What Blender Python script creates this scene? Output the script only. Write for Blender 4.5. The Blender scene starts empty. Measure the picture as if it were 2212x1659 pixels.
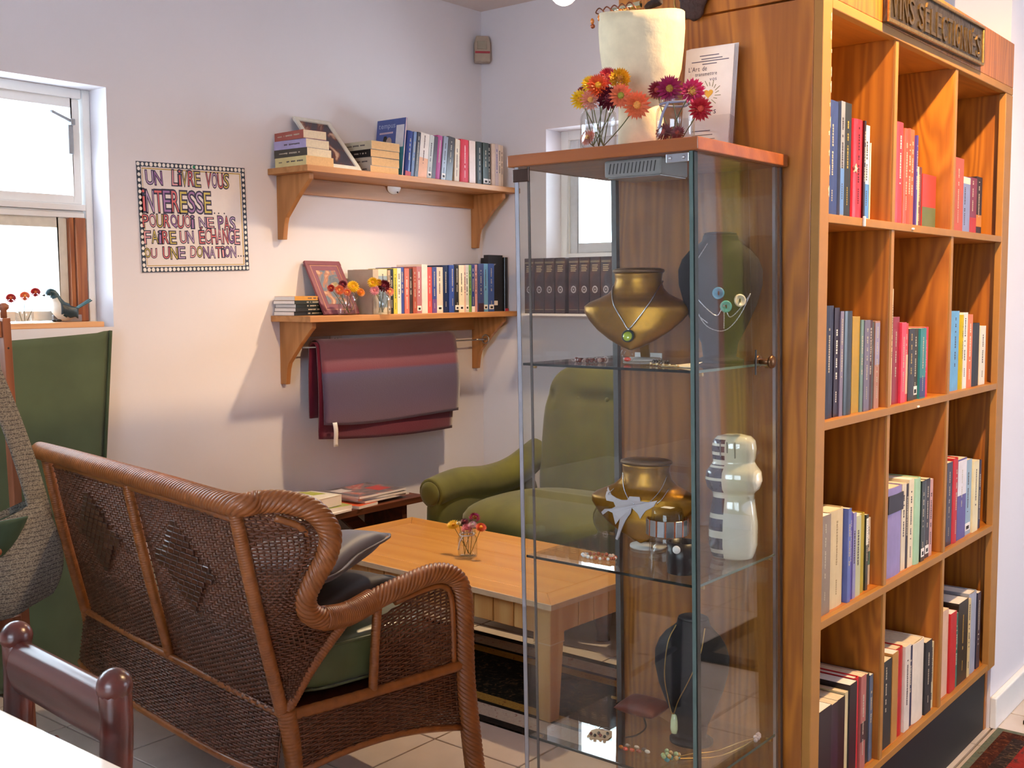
import bpy, bmesh, math, random
from math import sin, cos, pi, radians
from mathutils import Vector, Matrix, Euler
random.seed(11)
S = bpy.context.scene
COL = S.collection

# ---------------------------------------------------------------- camera
EYE = Vector((0, 0, 1.36))
YAW, PITCH, ROLL = 0.68108, -0.08213, -0.00443
fw = Vector((-sin(YAW) * cos(PITCH), cos(YAW) * cos(PITCH), sin(PITCH)))
rt = Vector((cos(YAW), sin(YAW), 0))
up = rt.cross(fw)
rt2 = (rt * cos(ROLL) + up * sin(ROLL)).normalized()
up2 = rt2.cross(fw)
cam = bpy.data.cameras.new('camera')
cam.lens = 36 * 2386.8 / 2212
cam.sensor_width = 36
cam.clip_start = 0.02
camo = bpy.data.objects.new('camera', cam)
COL.objects.link(camo)
mt = Matrix((rt2, up2, -fw)).transposed().to_4x4()
mt.translation = EYE
camo.matrix_world = mt
S.camera = camo

# ---------------------------------------------------------------- world, lights, exposure
w = bpy.data.worlds.new('sky')
S.world = w
w.use_nodes = True
bg = w.node_tree.nodes['Background']
bg.inputs[0].default_value = (0.73, 0.85, 1.0, 1)
bg.inputs[1].default_value = 14.0
S.view_settings.view_transform = 'Standard'
S.view_settings.look = 'None'
S.view_settings.gamma = 1
S.view_settings.exposure = 0.12
S.view_settings.use_curve_mapping = False
S.cycles.transparent_max_bounces = 32
S.cycles.max_bounces = 8
S.cycles.use_adaptive_sampling = True
S.cycles.adaptive_threshold = 0.12
S.cycles.diffuse_bounces = 4
S.cycles.glossy_bounces = 4
S.cycles.caustics_reflective = False
S.cycles.caustics_refractive = False
S.cycles.sample_clamp_indirect = 6
WARM = (1.0, 0.66, 0.34)
LAMP_BOOKCASE = 230     # ceiling spot in front of the bookcase
LAMP_TABLE = 165        # bulb over the coffee table

# ---------------------------------------------------------------- helpers
def lin(h):
    h = h.lstrip('#')
    o = []
    for i in (0, 2, 4):
        c = int(h[i:i + 2], 16) / 255
        o.append(c / 12.92 if c <= .04045 else ((c + .055) / 1.055) ** 2.4)
    return o

class MB:
    def __init__(s):
        s.v = []; s.f = []; s.mi = []; s.sm = []
    def add(s, vs, fs, mi=0, sm=False):
        b = len(s.v)
        s.v += [tuple(p) for p in vs]
        for f in fs:
            s.f.append([b + i for i in f]); s.mi.append(mi); s.sm.append(sm)
        return s
    def box(s, x0, x1, y0, y1, z0, z1, mi=0):
        vs = [(x, y, z) for z in (z0, z1) for y in (y0, y1) for x in (x0, x1)]
        return s.add(vs, [(0, 2, 3, 1), (4, 5, 7, 6), (0, 1, 5, 4), (2, 6, 7, 3), (0, 4, 6, 2), (1, 3, 7, 5)], mi)
    def obox(s, c, size, rot=None, mi=0):
        R = rot if rot is not None else Matrix.Identity(3)
        c = Vector(c)
        vs = [c + R @ Vector((x * size[0] / 2, y * size[1] / 2, z * size[2] / 2)) for z in (-1, 1) for y in (-1, 1) for x in (-1, 1)]
        return s.add(vs, [(0, 2, 3, 1), (4, 5, 7, 6), (0, 1, 5, 4), (2, 6, 7, 3), (0, 4, 6, 2), (1, 3, 7, 5)], mi)
    def bar(s, a, b, w, h, mi=0, up=(0, 0, 1)):
        a = Vector(a); b = Vector(b); d = (b - a); L = d.length; d.normalize()
        u = Vector(up); sx = d.cross(u)
        if sx.length < 1e-4: sx = d.cross(Vector((1, 0, 0)))
        sx.normalize(); u = sx.cross(d)
        R = Matrix((d, sx, u)).transposed()
        return s.obox((a + b) / 2, (L, w, h), R, mi)
    def tube(s, pts, r, n=8, closed=False, mi=0, cap=True, sm=True, flat=1.0, upv=None):
        P = [Vector(p) for p in pts]; m = len(P)
        rs = r if isinstance(r, (list, tuple)) else [r] * m
        T = []
        for i in range(m):
            a = P[(i - 1) % m] if (closed or i > 0) else P[0]
            b = P[(i + 1) % m] if (closed or i < m - 1) else P[-1]
            t = b - a
            T.append(t.normalized() if t.length > 1e-9 else Vector((0, 0, 1)))
        u = Vector(upv) if upv else Vector((0, 0, 1))
        if abs(u.dot(T[0])) > .95: u = Vector((1, 0, 0)) if abs(T[0].x) < .9 else Vector((0, 1, 0))
        vs = []
        for i in range(m):
            if upv: u = Vector(upv)
            u = (u - T[i] * u.dot(T[i]))
            if u.length < 1e-6: u = T[i].orthogonal()
            u.normalize(); q = T[i].cross(u)
            for k in range(n):
                a = 2 * pi * (k + .5) / n
                vs.append(P[i] + (u * cos(a) * flat + q * sin(a)) * rs[i])
        fs = []
        for i in range(m if closed else m - 1):
            j = (i + 1) % m
            for k in range(n):
                l = (k + 1) % n
                fs.append((i * n + k, i * n + l, j * n + l, j * n + k))
        s.add(vs, fs, mi, sm)
        if cap and not closed:
            b = len(s.v) - m * n
            s.f.append([b + k for k in range(n)][::-1]); s.mi.append(mi); s.sm.append(False)
            s.f.append([b + (m - 1) * n + k for k in range(n)]); s.mi.append(mi); s.sm.append(False)
        return s
    def lathe(s, prof, n=20, c=(0, 0, 0), mi=0, sm=True, sx=1, sy=1):
        vs = []
        for r, z in prof:
            for k in range(n):
                a = 2 * pi * k / n
                vs.append((c[0] + r * cos(a) * sx, c[1] + r * sin(a) * sy, c[2] + z))
        fs = []
        for i in range(len(prof) - 1):
            for k in range(n):
                l = (k + 1) % n
                fs.append((i * n + k, i * n + l, (i + 1) * n + l, (i + 1) * n + k))
        s.add(vs, fs, mi, sm)
        b = len(s.v) - len(vs)
        if prof[0][0] > 1e-6:
            s.f.append([b + k for k in range(n)][::-1]); s.mi.append(mi); s.sm.append(False)
        if prof[-1][0] > 1e-6:
            s.f.append([b + (len(prof) - 1) * n + k for k in range(n)]); s.mi.append(mi); s.sm.append(False)
        return s
    def prism(s, poly, lo, hi, axis='y', mi=0):
        n = len(poly)
        def p(a, b, t):
            return {'x': (t, a, b), 'y': (a, t, b), 'z': (a, b, t)}[axis]
        vs = [p(a, b, lo) for a, b in poly] + [p(a, b, hi) for a, b in poly]
        fs = [tuple(range(n))[::-1], tuple(range(n, 2 * n))] + [(i, (i + 1) % n, n + (i + 1) % n, n + i) for i in range(n)]
        return s.add(vs, fs, mi)
    def grid(s, fn, nu, nv, mi=0, sm=True, closeu=False, flip=False):
        vs = [fn(i / nu, j / nv) for j in range(nv + 1) for i in range(nu if closeu else nu + 1)]
        W = nu if closeu else nu + 1
        fs = []
        for j in range(nv):
            for i in range(nu):
                i2 = (i + 1) % W
                q = (j * W + i, j * W + i2, (j + 1) * W + i2, (j + 1) * W + i)
                fs.append(q[::-1] if flip else q)
        return s.add(vs, fs, mi, sm)
    def ball(s, c, r, n=10, m=6, mi=0, sc=(1, 1, 1)):
        vs = []; fs = []
        for j in range(m + 1):
            t = pi * j / m
            for k in range(n):
                a = 2 * pi * k / n
                vs.append((c[0] + r * sc[0] * sin(t) * cos(a), c[1] + r * sc[1] * sin(t) * sin(a), c[2] + r * sc[2] * cos(t)))
        for j in range(m):
            for k in range(n):
                l = (k + 1) % n
                fs.append((j * n + k, (j + 1) * n + k, (j + 1) * n + l, j * n + l))
        return s.add(vs, fs, mi, True)
    def xf(s, M, start=0):
        s.v = s.v[:start] + [tuple(M @ Vector(p)) for p in s.v[start:]]
        return s
    def build(s, name, mats, parent=None, bev=0, seg=2, solid=0, sub=0, recalc=True):
        me = bpy.data.meshes.new(name)
        me.from_pydata(s.v, [], s.f)
        if not isinstance(mats, (list, tuple)): mats = [mats]
        for m in mats: me.materials.append(m)
        me.polygons.foreach_set('material_index', s.mi)
        me.polygons.foreach_set('use_smooth', s.sm)
        if recalc:
            bm = bmesh.new(); bm.from_mesh(me)
            bmesh.ops.remove_doubles(bm, verts=bm.verts, dist=1e-6)
            bmesh.ops.recalc_face_normals(bm, faces=bm.faces)
            bm.to_mesh(me); bm.free()
        me.update()
        o = bpy.data.objects.new(name, me)
        COL.objects.link(o)
        if parent: o.parent = parent
        if solid:
            md = o.modifiers.new('solid', 'SOLIDIFY'); md.thickness = solid; md.offset = 0
        if sub:
            md = o.modifiers.new('sub', 'SUBSURF'); md.levels = sub; md.render_levels = sub
        if bev:
            md = o.modifiers.new('bev', 'BEVEL'); md.width = bev; md.segments = seg; md.limit_method = 'ANGLE'; md.angle_limit = radians(40)
        return o

LABELS = {}
def tag(o, label, cat, group=None):
    o['label'] = label; o['category'] = cat
    if group: o['group'] = group
    return o
def thing(name, label, cat, loc=(0, 0, 0), rz=0, group=None, rot=None):
    o = bpy.data.objects.new(name, None)
    o.empty_display_size = .05
    COL.objects.link(o); o.location = loc
    o.rotation_euler = rot if rot else (0, 0, rz)
    return tag(o, label, cat, group)
def struct(o):
    o['kind'] = 'structure'
    return o
def stuff(o):
    o['kind'] = 'stuff'
    return o

def cr(pts, n=6, closed=False):
    P = [Vector(p) for p in pts]; m = len(P); out = []
    for i in range(m if closed else m - 1):
        p0 = P[(i - 1) % m] if closed or i > 0 else P[0] * 2 - P[1]
        p1 = P[i]; p2 = P[(i + 1) % m]
        p3 = P[(i + 2) % m] if closed or i < m - 2 else P[-1] * 2 - P[-2]
        for k in range(n):
            t = k / n
            out.append(.5 * ((2 * p1) + (p2 - p0) * t + (2 * p0 - 5 * p1 + 4 * p2 - p3) * t * t + (3 * p1 - p0 - 3 * p2 + p3) * t ** 3))
    if not closed: out.append(P[-1].copy())
    return out
def resample(P, n):
    L = [0]
    for i in range(1, len(P)): L.append(L[-1] + (P[i] - P[i - 1]).length)
    out = []; j = 0
    for k in range(n + 1):
        d = L[-1] * k / n
        while j < len(P) - 2 and L[j + 1] < d: j += 1
        t = (d - L[j]) / max(1e-9, L[j + 1] - L[j])
        out.append(P[j].lerp(P[j + 1], min(1, t)))
    return out, L[-1]

# ---------------------------------------------------------------- materials
MATS = {}
def newmat(name):
    m = bpy.data.materials.new(name); m.use_nodes = True
    nt = m.node_tree
    return m, nt, nt.nodes['Principled BSDF']
def mat(name, col, rough=.5, metal=0, var=.06, scale=40, bump=0, spec=.5, sheen=0, coat=0, trans=0):
    if name in MATS: return MATS[name]
    m, nt, b = newmat(name)
    c = lin(col) if isinstance(col, str) else list(col)
    N = nt.nodes; L = nt.links
    tc = N.new('ShaderNodeTexCoord'); no = N.new('ShaderNodeTexNoise')
    no.inputs['Scale'].default_value = scale; no.inputs['Detail'].default_value = 4
    L.new(tc.outputs['Object'], no.inputs['Vector'])
    r = N.new('ShaderNodeValToRGB')
    r.color_ramp.elements[0].position = .3; r.color_ramp.elements[1].position = .7
    r.color_ramp.elements[0].color = [max(0, x * (1 - var)) for x in c] + [1]
    r.color_ramp.elements[1].color = [min(1, x * (1 + var)) for x in c] + [1]
    L.new(no.outputs['Fac'], r.inputs['Fac']); L.new(r.outputs['Color'], b.inputs['Base Color'])
    b.inputs['Roughness'].default_value = rough; b.inputs['Metallic'].default_value = metal
    b.inputs['Specular IOR Level'].default_value = spec
    if sheen: b.inputs['Sheen Weight'].default_value = sheen
    if coat: b.inputs['Coat Weight'].default_value = coat
    if trans: b.inputs['Transmission Weight'].default_value = trans
    if bump:
        bp = N.new('ShaderNodeBump'); bp.inputs['Strength'].default_value = bump; bp.inputs['Distance'].default_value = .01
        L.new(no.outputs['Fac'], bp.inputs['Height']); L.new(bp.outputs['Normal'], b.inputs['Normal'])
    MATS[name] = m
    return m
def wood(name, c1, c2, axis='z', freq=14, rough=.4, coat=.15, dist=6, fine=.42):
    """grain lines running along `axis`, cathedral arches from distorted bands"""
    if name in MATS: return MATS[name]
    m, nt, b = newmat(name); N = nt.nodes; L = nt.links
    tc = N.new('ShaderNodeTexCoord'); mp = N.new('ShaderNodeMapping')
    sc = {'x': (.12, 1, 1), 'y': (1, .12, 1), 'z': (1, 1, .12)}[axis]
    mp.inputs['Scale'].default_value = sc
    L.new(tc.outputs['Object'], mp.inputs['Vector'])
    n1 = N.new('ShaderNodeTexNoise'); n1.inputs['Scale'].default_value = 4.5; n1.inputs['Detail'].default_value = 3; n1.inputs['Distortion'].default_value = .9
    L.new(mp.outputs['Vector'], n1.inputs['Vector'])
    sx = N.new('ShaderNodeSeparateXYZ'); L.new(tc.outputs['Object'], sx.inputs[0])
    cr_ = N.new('ShaderNodeMath'); o2 = [i for i in range(3) if i != 'xyz'.index(axis)]
    L.new(sx.outputs[o2[0]], cr_.inputs[0]); L.new(sx.outputs[o2[1]], cr_.inputs[1])
    mu = N.new('ShaderNodeMath'); mu.operation = 'MULTIPLY_ADD'; mu.inputs[1].default_value = dist * .075
    L.new(n1.outputs['Fac'], mu.inputs[0]); L.new(cr_.outputs[0], mu.inputs[2])
    m4 = N.new('ShaderNodeMath'); m4.operation = 'MULTIPLY'; m4.inputs[1].default_value = freq * 14; L.new(mu.outputs[0], m4.inputs[0])
    si = N.new('ShaderNodeMath'); si.operation = 'SINE'; L.new(m4.outputs[0], si.inputs[0])
    ab = N.new('ShaderNodeMath'); ab.operation = 'MULTIPLY_ADD'; ab.inputs[1].default_value = .5; ab.inputs[2].default_value = .5
    L.new(si.outputs[0], ab.inputs[0])
    mp2 = N.new('ShaderNodeMapping'); mp2.inputs['Scale'].default_value = [x * (170 if x == 1 else 60) for x in sc]
    L.new(tc.outputs['Object'], mp2.inputs['Vector'])
    n2 = N.new('ShaderNodeTexNoise'); n2.inputs['Scale'].default_value = 1; n2.inputs['Detail'].default_value = 5
    L.new(mp2.outputs['Vector'], n2.inputs['Vector'])
    mx = N.new('ShaderNodeMix'); mx.inputs[0].default_value = fine
    L.new(ab.outputs[0], mx.inputs[2]); L.new(n2.outputs['Fac'], mx.inputs[3])
    r = N.new('ShaderNodeValToRGB')
    a, e = lin(c1), lin(c2)
    r.color_ramp.elements[0].color = a + [1]; r.color_ramp.elements[1].color = e + [1]
    r.color_ramp.elements[0].position = .12; r.color_ramp.elements[1].position = .85
    L.new(mx.outputs[0], r.inputs['Fac']); L.new(r.outputs['Color'], b.inputs['Base Color'])
    b.inputs['Roughness'].default_value = rough; b.inputs['Coat Weight'].default_value = coat; b.inputs['Coat Roughness'].default_value = .25
    bp = N.new('ShaderNodeBump'); bp.inputs['Strength'].default_value = .08; bp.inputs['Distance'].default_value = .004
    L.new(n2.outputs['Fac'], bp.inputs['Height']); L.new(bp.outputs['Normal'], b.inputs['Normal'])
    MATS[name] = m
    return m
def glass(name, tint=(.97, .985, .975), ior=1.54, rough=0):
    if name in MATS: return MATS[name]
    m = bpy.data.materials.new(name); m.use_nodes = True; nt = m.node_tree; N = nt.nodes; L = nt.links
    N.remove(N['Principled BSDF'])
    tr = N.new('ShaderNodeBsdfTransparent'); tr.inputs[0].default_value = (*tint, 1)
    gl = N.new('ShaderNodeBsdfGlossy'); gl.inputs['Roughness'].default_value = rough
    fr = N.new('ShaderNodeFresnel'); fr.inputs['IOR'].default_value = ior
    geo = N.new('ShaderNodeNewGeometry')
    io = N.new('ShaderNodeMix'); io.inputs[2].default_value = ior; io.inputs[3].default_value = 1 / ior
    mx = N.new('ShaderNodeMixShader')
    # a thin sheet: the same reflectance from either face
    L.new(geo.outputs['Backfacing'], io.inputs[0]); L.new(io.outputs[0], fr.inputs['IOR'])
    L.new(fr.outputs[0], mx.inputs[0]); L.new(tr.outputs[0], mx.inputs[1]); L.new(gl.outputs[0], mx.inputs[2])
    L.new(mx.outputs[0], N['Material Output'].inputs[0])
    MATS[name] = m
    return m
def emit(name, col, st):
    m = bpy.data.materials.new(name); m.use_nodes = True; nt = m.node_tree
    e = nt.nodes.new('ShaderNodeEmission'); e.inputs[0].default_value = (*col, 1); e.inputs[1].default_value = st
    nt.links.new(e.outputs[0], nt.nodes['Material Output'].inputs[0])
    return m
def bands(name, stops, axis=2, lo=0, hi=1, noise=.02, rough=.9, bump=.3, nscale=200, sheen=.3):
    """cloth with colour bands across one axis of its own coordinates"""
    m, nt, b = newmat(name); N = nt.nodes; L = nt.links
    tc = N.new('ShaderNodeTexCoord'); sp = N.new('ShaderNodeSeparateXYZ'); L.new(tc.outputs['Object'], sp.inputs[0])
    no = N.new('ShaderNodeTexNoise'); no.inputs['Scale'].default_value = nscale; no.inputs['Detail'].default_value = 3
    L.new(tc.outputs['Object'], no.inputs['Vector'])
    mr = N.new('ShaderNodeMapRange'); mr.inputs[1].default_value = lo; mr.inputs[2].default_value = hi
    L.new(sp.outputs[axis], mr.inputs[0])
    ad = N.new('ShaderNodeMath'); ad.operation = 'MULTIPLY_ADD'; ad.inputs[1].default_value = noise; L.new(no.outputs['Fac'], ad.inputs[0]); L.new(mr.outputs[0], ad.inputs[2])
    r = N.new('ShaderNodeValToRGB')
    el = r.color_ramp.elements
    while len(el) < len(stops): el.new(.5)
    for e, (p, c) in zip(el, stops): e.position = p; e.color = lin(c) + [1]
    L.new(ad.outputs[0], r.inputs['Fac']); L.new(r.outputs['Color'], b.inputs['Base Color'])
    b.inputs['Roughness'].default_value = rough; b.inputs['Sheen Weight'].default_value = sheen
    b.inputs['Specular IOR Level'].default_value = .2
    bp = N.new('ShaderNodeBump'); bp.inputs['Strength'].default_value = bump; bp.inputs['Distance'].default_value = .003
    L.new(no.outputs['Fac'], bp.inputs['Height']); L.new(bp.outputs['Normal'], b.inputs['Normal'])
    return m

GLASS = glass('clear glass')
M_wall = mat('white wall paint', '#dfdbe0', .85, var=.015, scale=3)
M_ceil = mat('ceiling paint', '#ddd2cf', .9, var=.01, scale=3)
M_white = mat('white gloss paint', '#eeeeec', .35, var=.01)
M_tile = mat('beige floor tile', '#cdbfb4', .28, var=.07, scale=9, coat=.2)
M_grout = mat('grey grout', '#7d726a', .9)
M_oak = wood('oak plywood', '#8c4e14', '#b66f20', 'z', 13, .42, .2, 6, .48)
M_oakh = wood('oak boards along', '#9a5816', '#b66f24', 'y', 9, .42, .2, 6, .5)
M_oakl = mat('worn oak edge', '#a2702f', .5, var=.06, scale=18)
M_pine = wood('pine shelf wood', '#a56f3c', '#bb8450', 'y', 6, .5, .1)
M_pinev = wood('pine bracket wood', '#a06a38', '#b87f4a', 'z', 6, .5, .1)
M_birch = wood('honey table wood', '#c4853a', '#d1964a', 'x', 4, .32, .35, 5, .5)
M_birchv = wood('honey plank wood', '#bb8546', '#caa064', 'z', 5, .45, .1)
M_pale = mat('bare pale wood', '#c9ab88', .6, var=.08)
M_brown = wood('red brown wood', '#4d2717', '#6a3820', 'y', 6, .45, .2)
M_mahog = wood('dark mahogany', '#38140f', '#54221a', 'x', 5, .3, .25)
M_steel = mat('brushed steel', '#b9bcc0', .3, 1, var=.03)
M_dark = mat('black paint', '#171413', .6)
M_alu = mat('grey aluminium', '#b9bbc2', .3, .9)
M_gold = mat('gold lacquer', '#8a6018', .36, .8, var=.12, scale=90, bump=.05)
M_black = mat('black velvet', '#0f1015', .7, spec=.3)
M_page = mat('paper pages', '#d9c9ae', .9, var=.06, scale=120)
M_pagew = mat('white paper', '#e6e1dc', .85, var=.03)
M_pageo = mat('yellowed pages', '#d2ab7c', .9, var=.06, scale=120)
M_silver = mat('silver chain', '#c9ccd2', .25, 1)
M_brass = mat('brass', '#a9864a', .3, 1)
M_glassedge = mat('green glass edge', '#5c706b', .2, .2)
M_rattan = mat('rattan', '#5f331c', .42, var=.3, scale=30, coat=.15)
M_rattanl = mat('rattan binding', '#925425', .4, var=.2, scale=40, coat=.2)

# glyph outlines from the built-in font, as flat polygons
def glyphs(chars, off):
    out = {}
    for ch in chars:
        cu = bpy.data.curves.new('g', 'FONT'); cu.body = ch; cu.offset = off; cu.resolution_u = 3
        ob = bpy.data.objects.new('g', cu); COL.objects.link(ob)
        bpy.context.view_layer.update()
        dg = bpy.context.evaluated_depsgraph_get()
        me = ob.evaluated_get(dg).to_mesh()
        out[ch] = ([tuple(v.co) for v in me.vertices], [tuple(p.vertices) for p in me.polygons])
        ob.evaluated_get(dg).to_mesh_clear()
        bpy.data.objects.remove(ob); bpy.data.curves.remove(cu)
    return out
_CH = 'ABCDEFGHILNOPQRSTUVmtepusilAdrnaovz\u00c9.i\''
G0 = glyphs(_CH, 0.0)
G1 = glyphs('ABCDEFGHILNOPQRSTUVi\u00c9.', 0.045)
G2 = glyphs('ABCDEFGHILNOPQRSTUVi\u00c9.', -0.012)
def gext(g):
    xs = [p[0] for p in g[0]]; ys = [p[1] for p in g[0]]
    return min(xs), max(xs), min(ys), max(ys)
def put_glyph(mb, g, ref, x0, x1, y0, y1, depth, fn, mi=0, skew=0):
    """fit glyph (extent of ref) into the box x0..x1,y0..y1 of a plane; fn maps (x,y,d) to 3D"""
    a, b, c, d = gext(ref)
    vs = []
    for p in g[0]:
        u = (p[0] - a) / max(1e-6, b - a); v = (p[1] - c) / max(1e-6, d - c)
        vs.append(fn(x0 + (x1 - x0) * u + skew * (v - .5) * (y1 - y0), y0 + (y1 - y0) * v, depth))
    mb.add(vs, g[1], mi)
def put_line(mb, text, x0, y0, h, fn, depth=.0004, mi=0, sx=1.0, sp=.12, wtot=None):
    """a line of type with natural letter widths, cap height h"""
    adv = []; 
    for ch in text:
        if ch == ' ': adv.append((None, .35)); continue
        a, b, c, d = gext(G0[ch]); adv.append((ch, (b - a)))
    W = sum(q for _, q in adv) + sp * (len(adv) - 1)
    k = h / .7
    kx = k * sx if wtot is None else wtot / W
    x = x0
    for ch, q in adv:
        if ch:
            a, b, c, d = gext(G0[ch])
            g = G0[ch]
            mb.add([fn(x + (p[0] - a) * kx, y0 + p[1] * k, depth) for p in g[0]], g[1], mi)
        x += (q + sp) * kx
# ================================================================ THE ROOM
CEIL = 2.77
XA, YB = -3.7, 4.33
# floor: grout bed, tiles singly where they show, one field elsewhere
fl = struct(MB().box(-3.95, 3.2, -3.2, 6.2, -.08, -.006).build('floor', M_grout))
PT = .327
tm = MB().box(-PT / 2 + .003, PT / 2 - .003, -PT / 2 + .003, PT / 2 - .003, -.008, 0)
first = None; field = MB()
for i in range(-6, 18):
    for j in range(-18, 13):
        cx = -2.256 + PT * (i + .5); cy = 2.401 + PT * (j + .5)
        if not (-3.85 < cx < 3.1 and -3.1 < cy < 6.1): continue
        seen = (-3.7 < cx < -.75 and 1.3 < cy < 4.3 and not (-1.45 < cx < -.95 and 2.2 < cy)) or (-.75 <= cx < .95 and 2.3 < cy < 5.3)
        if seen:
            if first is None:
                first = tm.build('tile', M_tile, fl, bev=.0015, seg=1); o = first
            else:
                o = first.copy(); COL.objects.link(o); o.parent = fl
            o.location = (cx, cy, 0)
        else:
            field.box(cx - PT / 2 + .003, cx + PT / 2 - .003, cy - PT / 2 + .003, cy + PT / 2 - .003, -.008, 0)
stuff(field.build('tile_field', M_tile, fl))

struct(MB().box(-3.95, 3.2, -3.2, 6.2, CEIL, CEIL + .1).build('ceiling', M_ceil))
# wall_left with its window opening
W1 = (.1, 2.24, 1.243, 2.108)
b = MB()
X0, X1 = -3.95, XA
b.box(X0, X1, -3.2, 4.58, 0, .9)
def hole_col(b, y0, y1, z0, z1): b.box(X0, X1, y0, y1, .9, z0); b.box(X0, X1, y0, y1, z1, CEIL)
b.box(X0, X1, -3.2, W1[0], .9, CEIL); hole_col(b, *W1); b.box(X0, X1, W1[1], 4.58, .9, CEIL)
struct(b.build('wall_left', M_wall))
# wall_back with its small window
W2 = (-3.29, -2.42, 1.523, 2.15)
b = MB(); Y0, Y1 = YB, YB + .25
b.box(XA, W2[0], Y0, Y1, 0, CEIL); b.box(W2[1], -.95, Y0, Y1, 0, CEIL); b.box(W2[0], W2[1], Y0, Y1, 0, W2[2]); b.box(W2[0], W2[1], Y0, Y1, W2[3], CEIL)
struct(b.build('wall_back', M_wall))
struct(MB().box(-1.12, -.955, 3.535, 6.1, 0, CEIL).build('wall_right', M_wall))
struct(MB().box(-.955, -.935, 3.535, 6.0, 0, .1).build('baseboard_right', M_white, bev=.004))
b = MB().box(-1.0, 3.2, 6.0, 6.2, 0, CEIL)
struct(b.build('wall_far', M_wall))
# the shop behind the camera: plain walls, unseen openings added for daylight
b = MB(); b.box(-3.95, -1.2, -3.2, -3.0, 0, CEIL); b.box(1.2, 3.2, -3.2, -3.0, 0, CEIL); b.box(-1.2, 1.2, -3.2, -3.0, 0, 1.1); b.box(-1.2, 1.2, -3.2, -3.0, 2.3, CEIL)
struct(b.build('wall_front', M_wall))
b = MB(); b.box(3.0, 3.2, -3.2, 6.2, 0, .8); b.box(3.0, 3.2, -3.2, 6.2, 2.2, CEIL)
for y0, y1 in ((-3.2, 4.4), (5.75, 6.2)): b.box(3.0, 3.2, y0, y1, .8, 2.2)
struct(b.build('wall_side', M_wall))
# far wall: olive post with salmon and mustard edges (seen as a reflection in the cabinet)
struct(MB().box(1.02, 1.15, 5.95, 5.998, .1, CEIL - .001).build('trim_1', mat('olive yellow paint', '#a99a2c', .5)))
struct(MB().box(1.152, 1.19, 5.955, 5.998, .1, CEIL - .001).build('trim_2', mat('salmon casing', '#d08a6a', .5)))
struct(MB().box(.998, 1.018, 5.955, 5.998, .1, CEIL - .001).build('trim_3', mat('mustard casing', '#8f6a1c', .5)))

# ---------------------------------------------------------------- window_1 (left wall)
XF = -3.81          # inner face of the window frame
w1 = MB(); y0, y1, z0, z1 = W1
w1.box(XF - .06, XF, y0, y0 + .035, z0, z1); w1.box(XF - .06, XF, y1 - .03, y1, z0, z1)
w1.box(XF - .06, XF, y0 + .035, y1 - .035, z1 - .035, z1); w1.box(XF - .06, XF, y0 + .035, y1 - .035, z0, z0 + .02)
w1 = struct(w1.build('window_1', M_white, bev=.003))
M_fr = mat('cream sash paint', '#d8d2c4', .5)
M_jamb = wood('varnished jamb', '#8a4a24', '#b06c3c', 'z', 8, .4, .2)
b = MB(); b.box(XF - .05, XF + .008, y0 + .035, y1 - .035, 1.668, 1.69); b.box(XF - .05, XF - .004, y0 + .035, y1 - .035, 1.642, 1.66); b.box(XF - .05, XF - .012, y0 + .035, y1 - .035, 1.66, 1.668)
b.build('transom', M_white, w1, bev=.002)
def sash(name, ya, yb, za, zb, t, x, m, p):
    b = MB(); b.box(x - .035, x, ya, ya + t, za, zb); b.box(x - .035, x, yb - t, yb, za, zb); b.box(x - .035, x, ya + t, yb - t, zb - t, zb); b.box(x - .035, x, ya + t, yb - t, za, za + t)
    o = b.build(name, m, p, bev=.003)
    MB().box(x - .022, x - .018, ya + t, yb - t, za + t, zb - t).build('pane', GLASS, o)
    return o
su = sash('upper_sash', y0 + .037, y1 - .037, 1.692, z1 - .037, .032, XF - .012, M_white, w1)
hd = MB(); hd.box(XF - .012, XF + .012, 2.145, 2.165, 1.87, 1.985); hd.bar((XF + .018, 2.155, 1.985), (XF + .05, 2.06, 2.008), .012, .012)
hd.box(XF - .012, XF + .03, 2.146, 2.164, 1.972, 1.995)
hd.build('handle', mat('window handle grey', '#9aa0a6', .4, .3), su, bev=.003)
b = MB(); b.box(XF - .055, XF + .004, y1 - .075, y1 - .036, z0 + .02, 1.642); b.box(XF - .055, XF - .004, y1 - .095, y1 - .078, z0 + .02, 1.642)
b.box(XF - .055, XF + .004, y0 + .036, y0 + .075, z0 + .02, 1.642)
b.build('jamb', M_jamb, w1, bev=.002)
sash('lower_sash', y0 + .077, y1 - .097, z0 + .024, 1.64, .036, XF - .02, M_fr, w1)
b = MB().box(XF, XA - .012, y0 + .002, y1 - .03, z0, z0 + .02)
b.build('sill_strip', wood('orange sill', '#c58a5a', '#dca878', 'y', 5, .5, .1), w1, bev=.003)
b = MB(); b.box(XF + .002, XF + .014, 2.06, 2.17, z0 + .02, z0 + .045); b.box(XF + .014, XF + .017, 2.10, 2.112, z0 + .022, z0 + .05)
b.build('hinge_plate', M_alu, w1, bev=.001)

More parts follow.
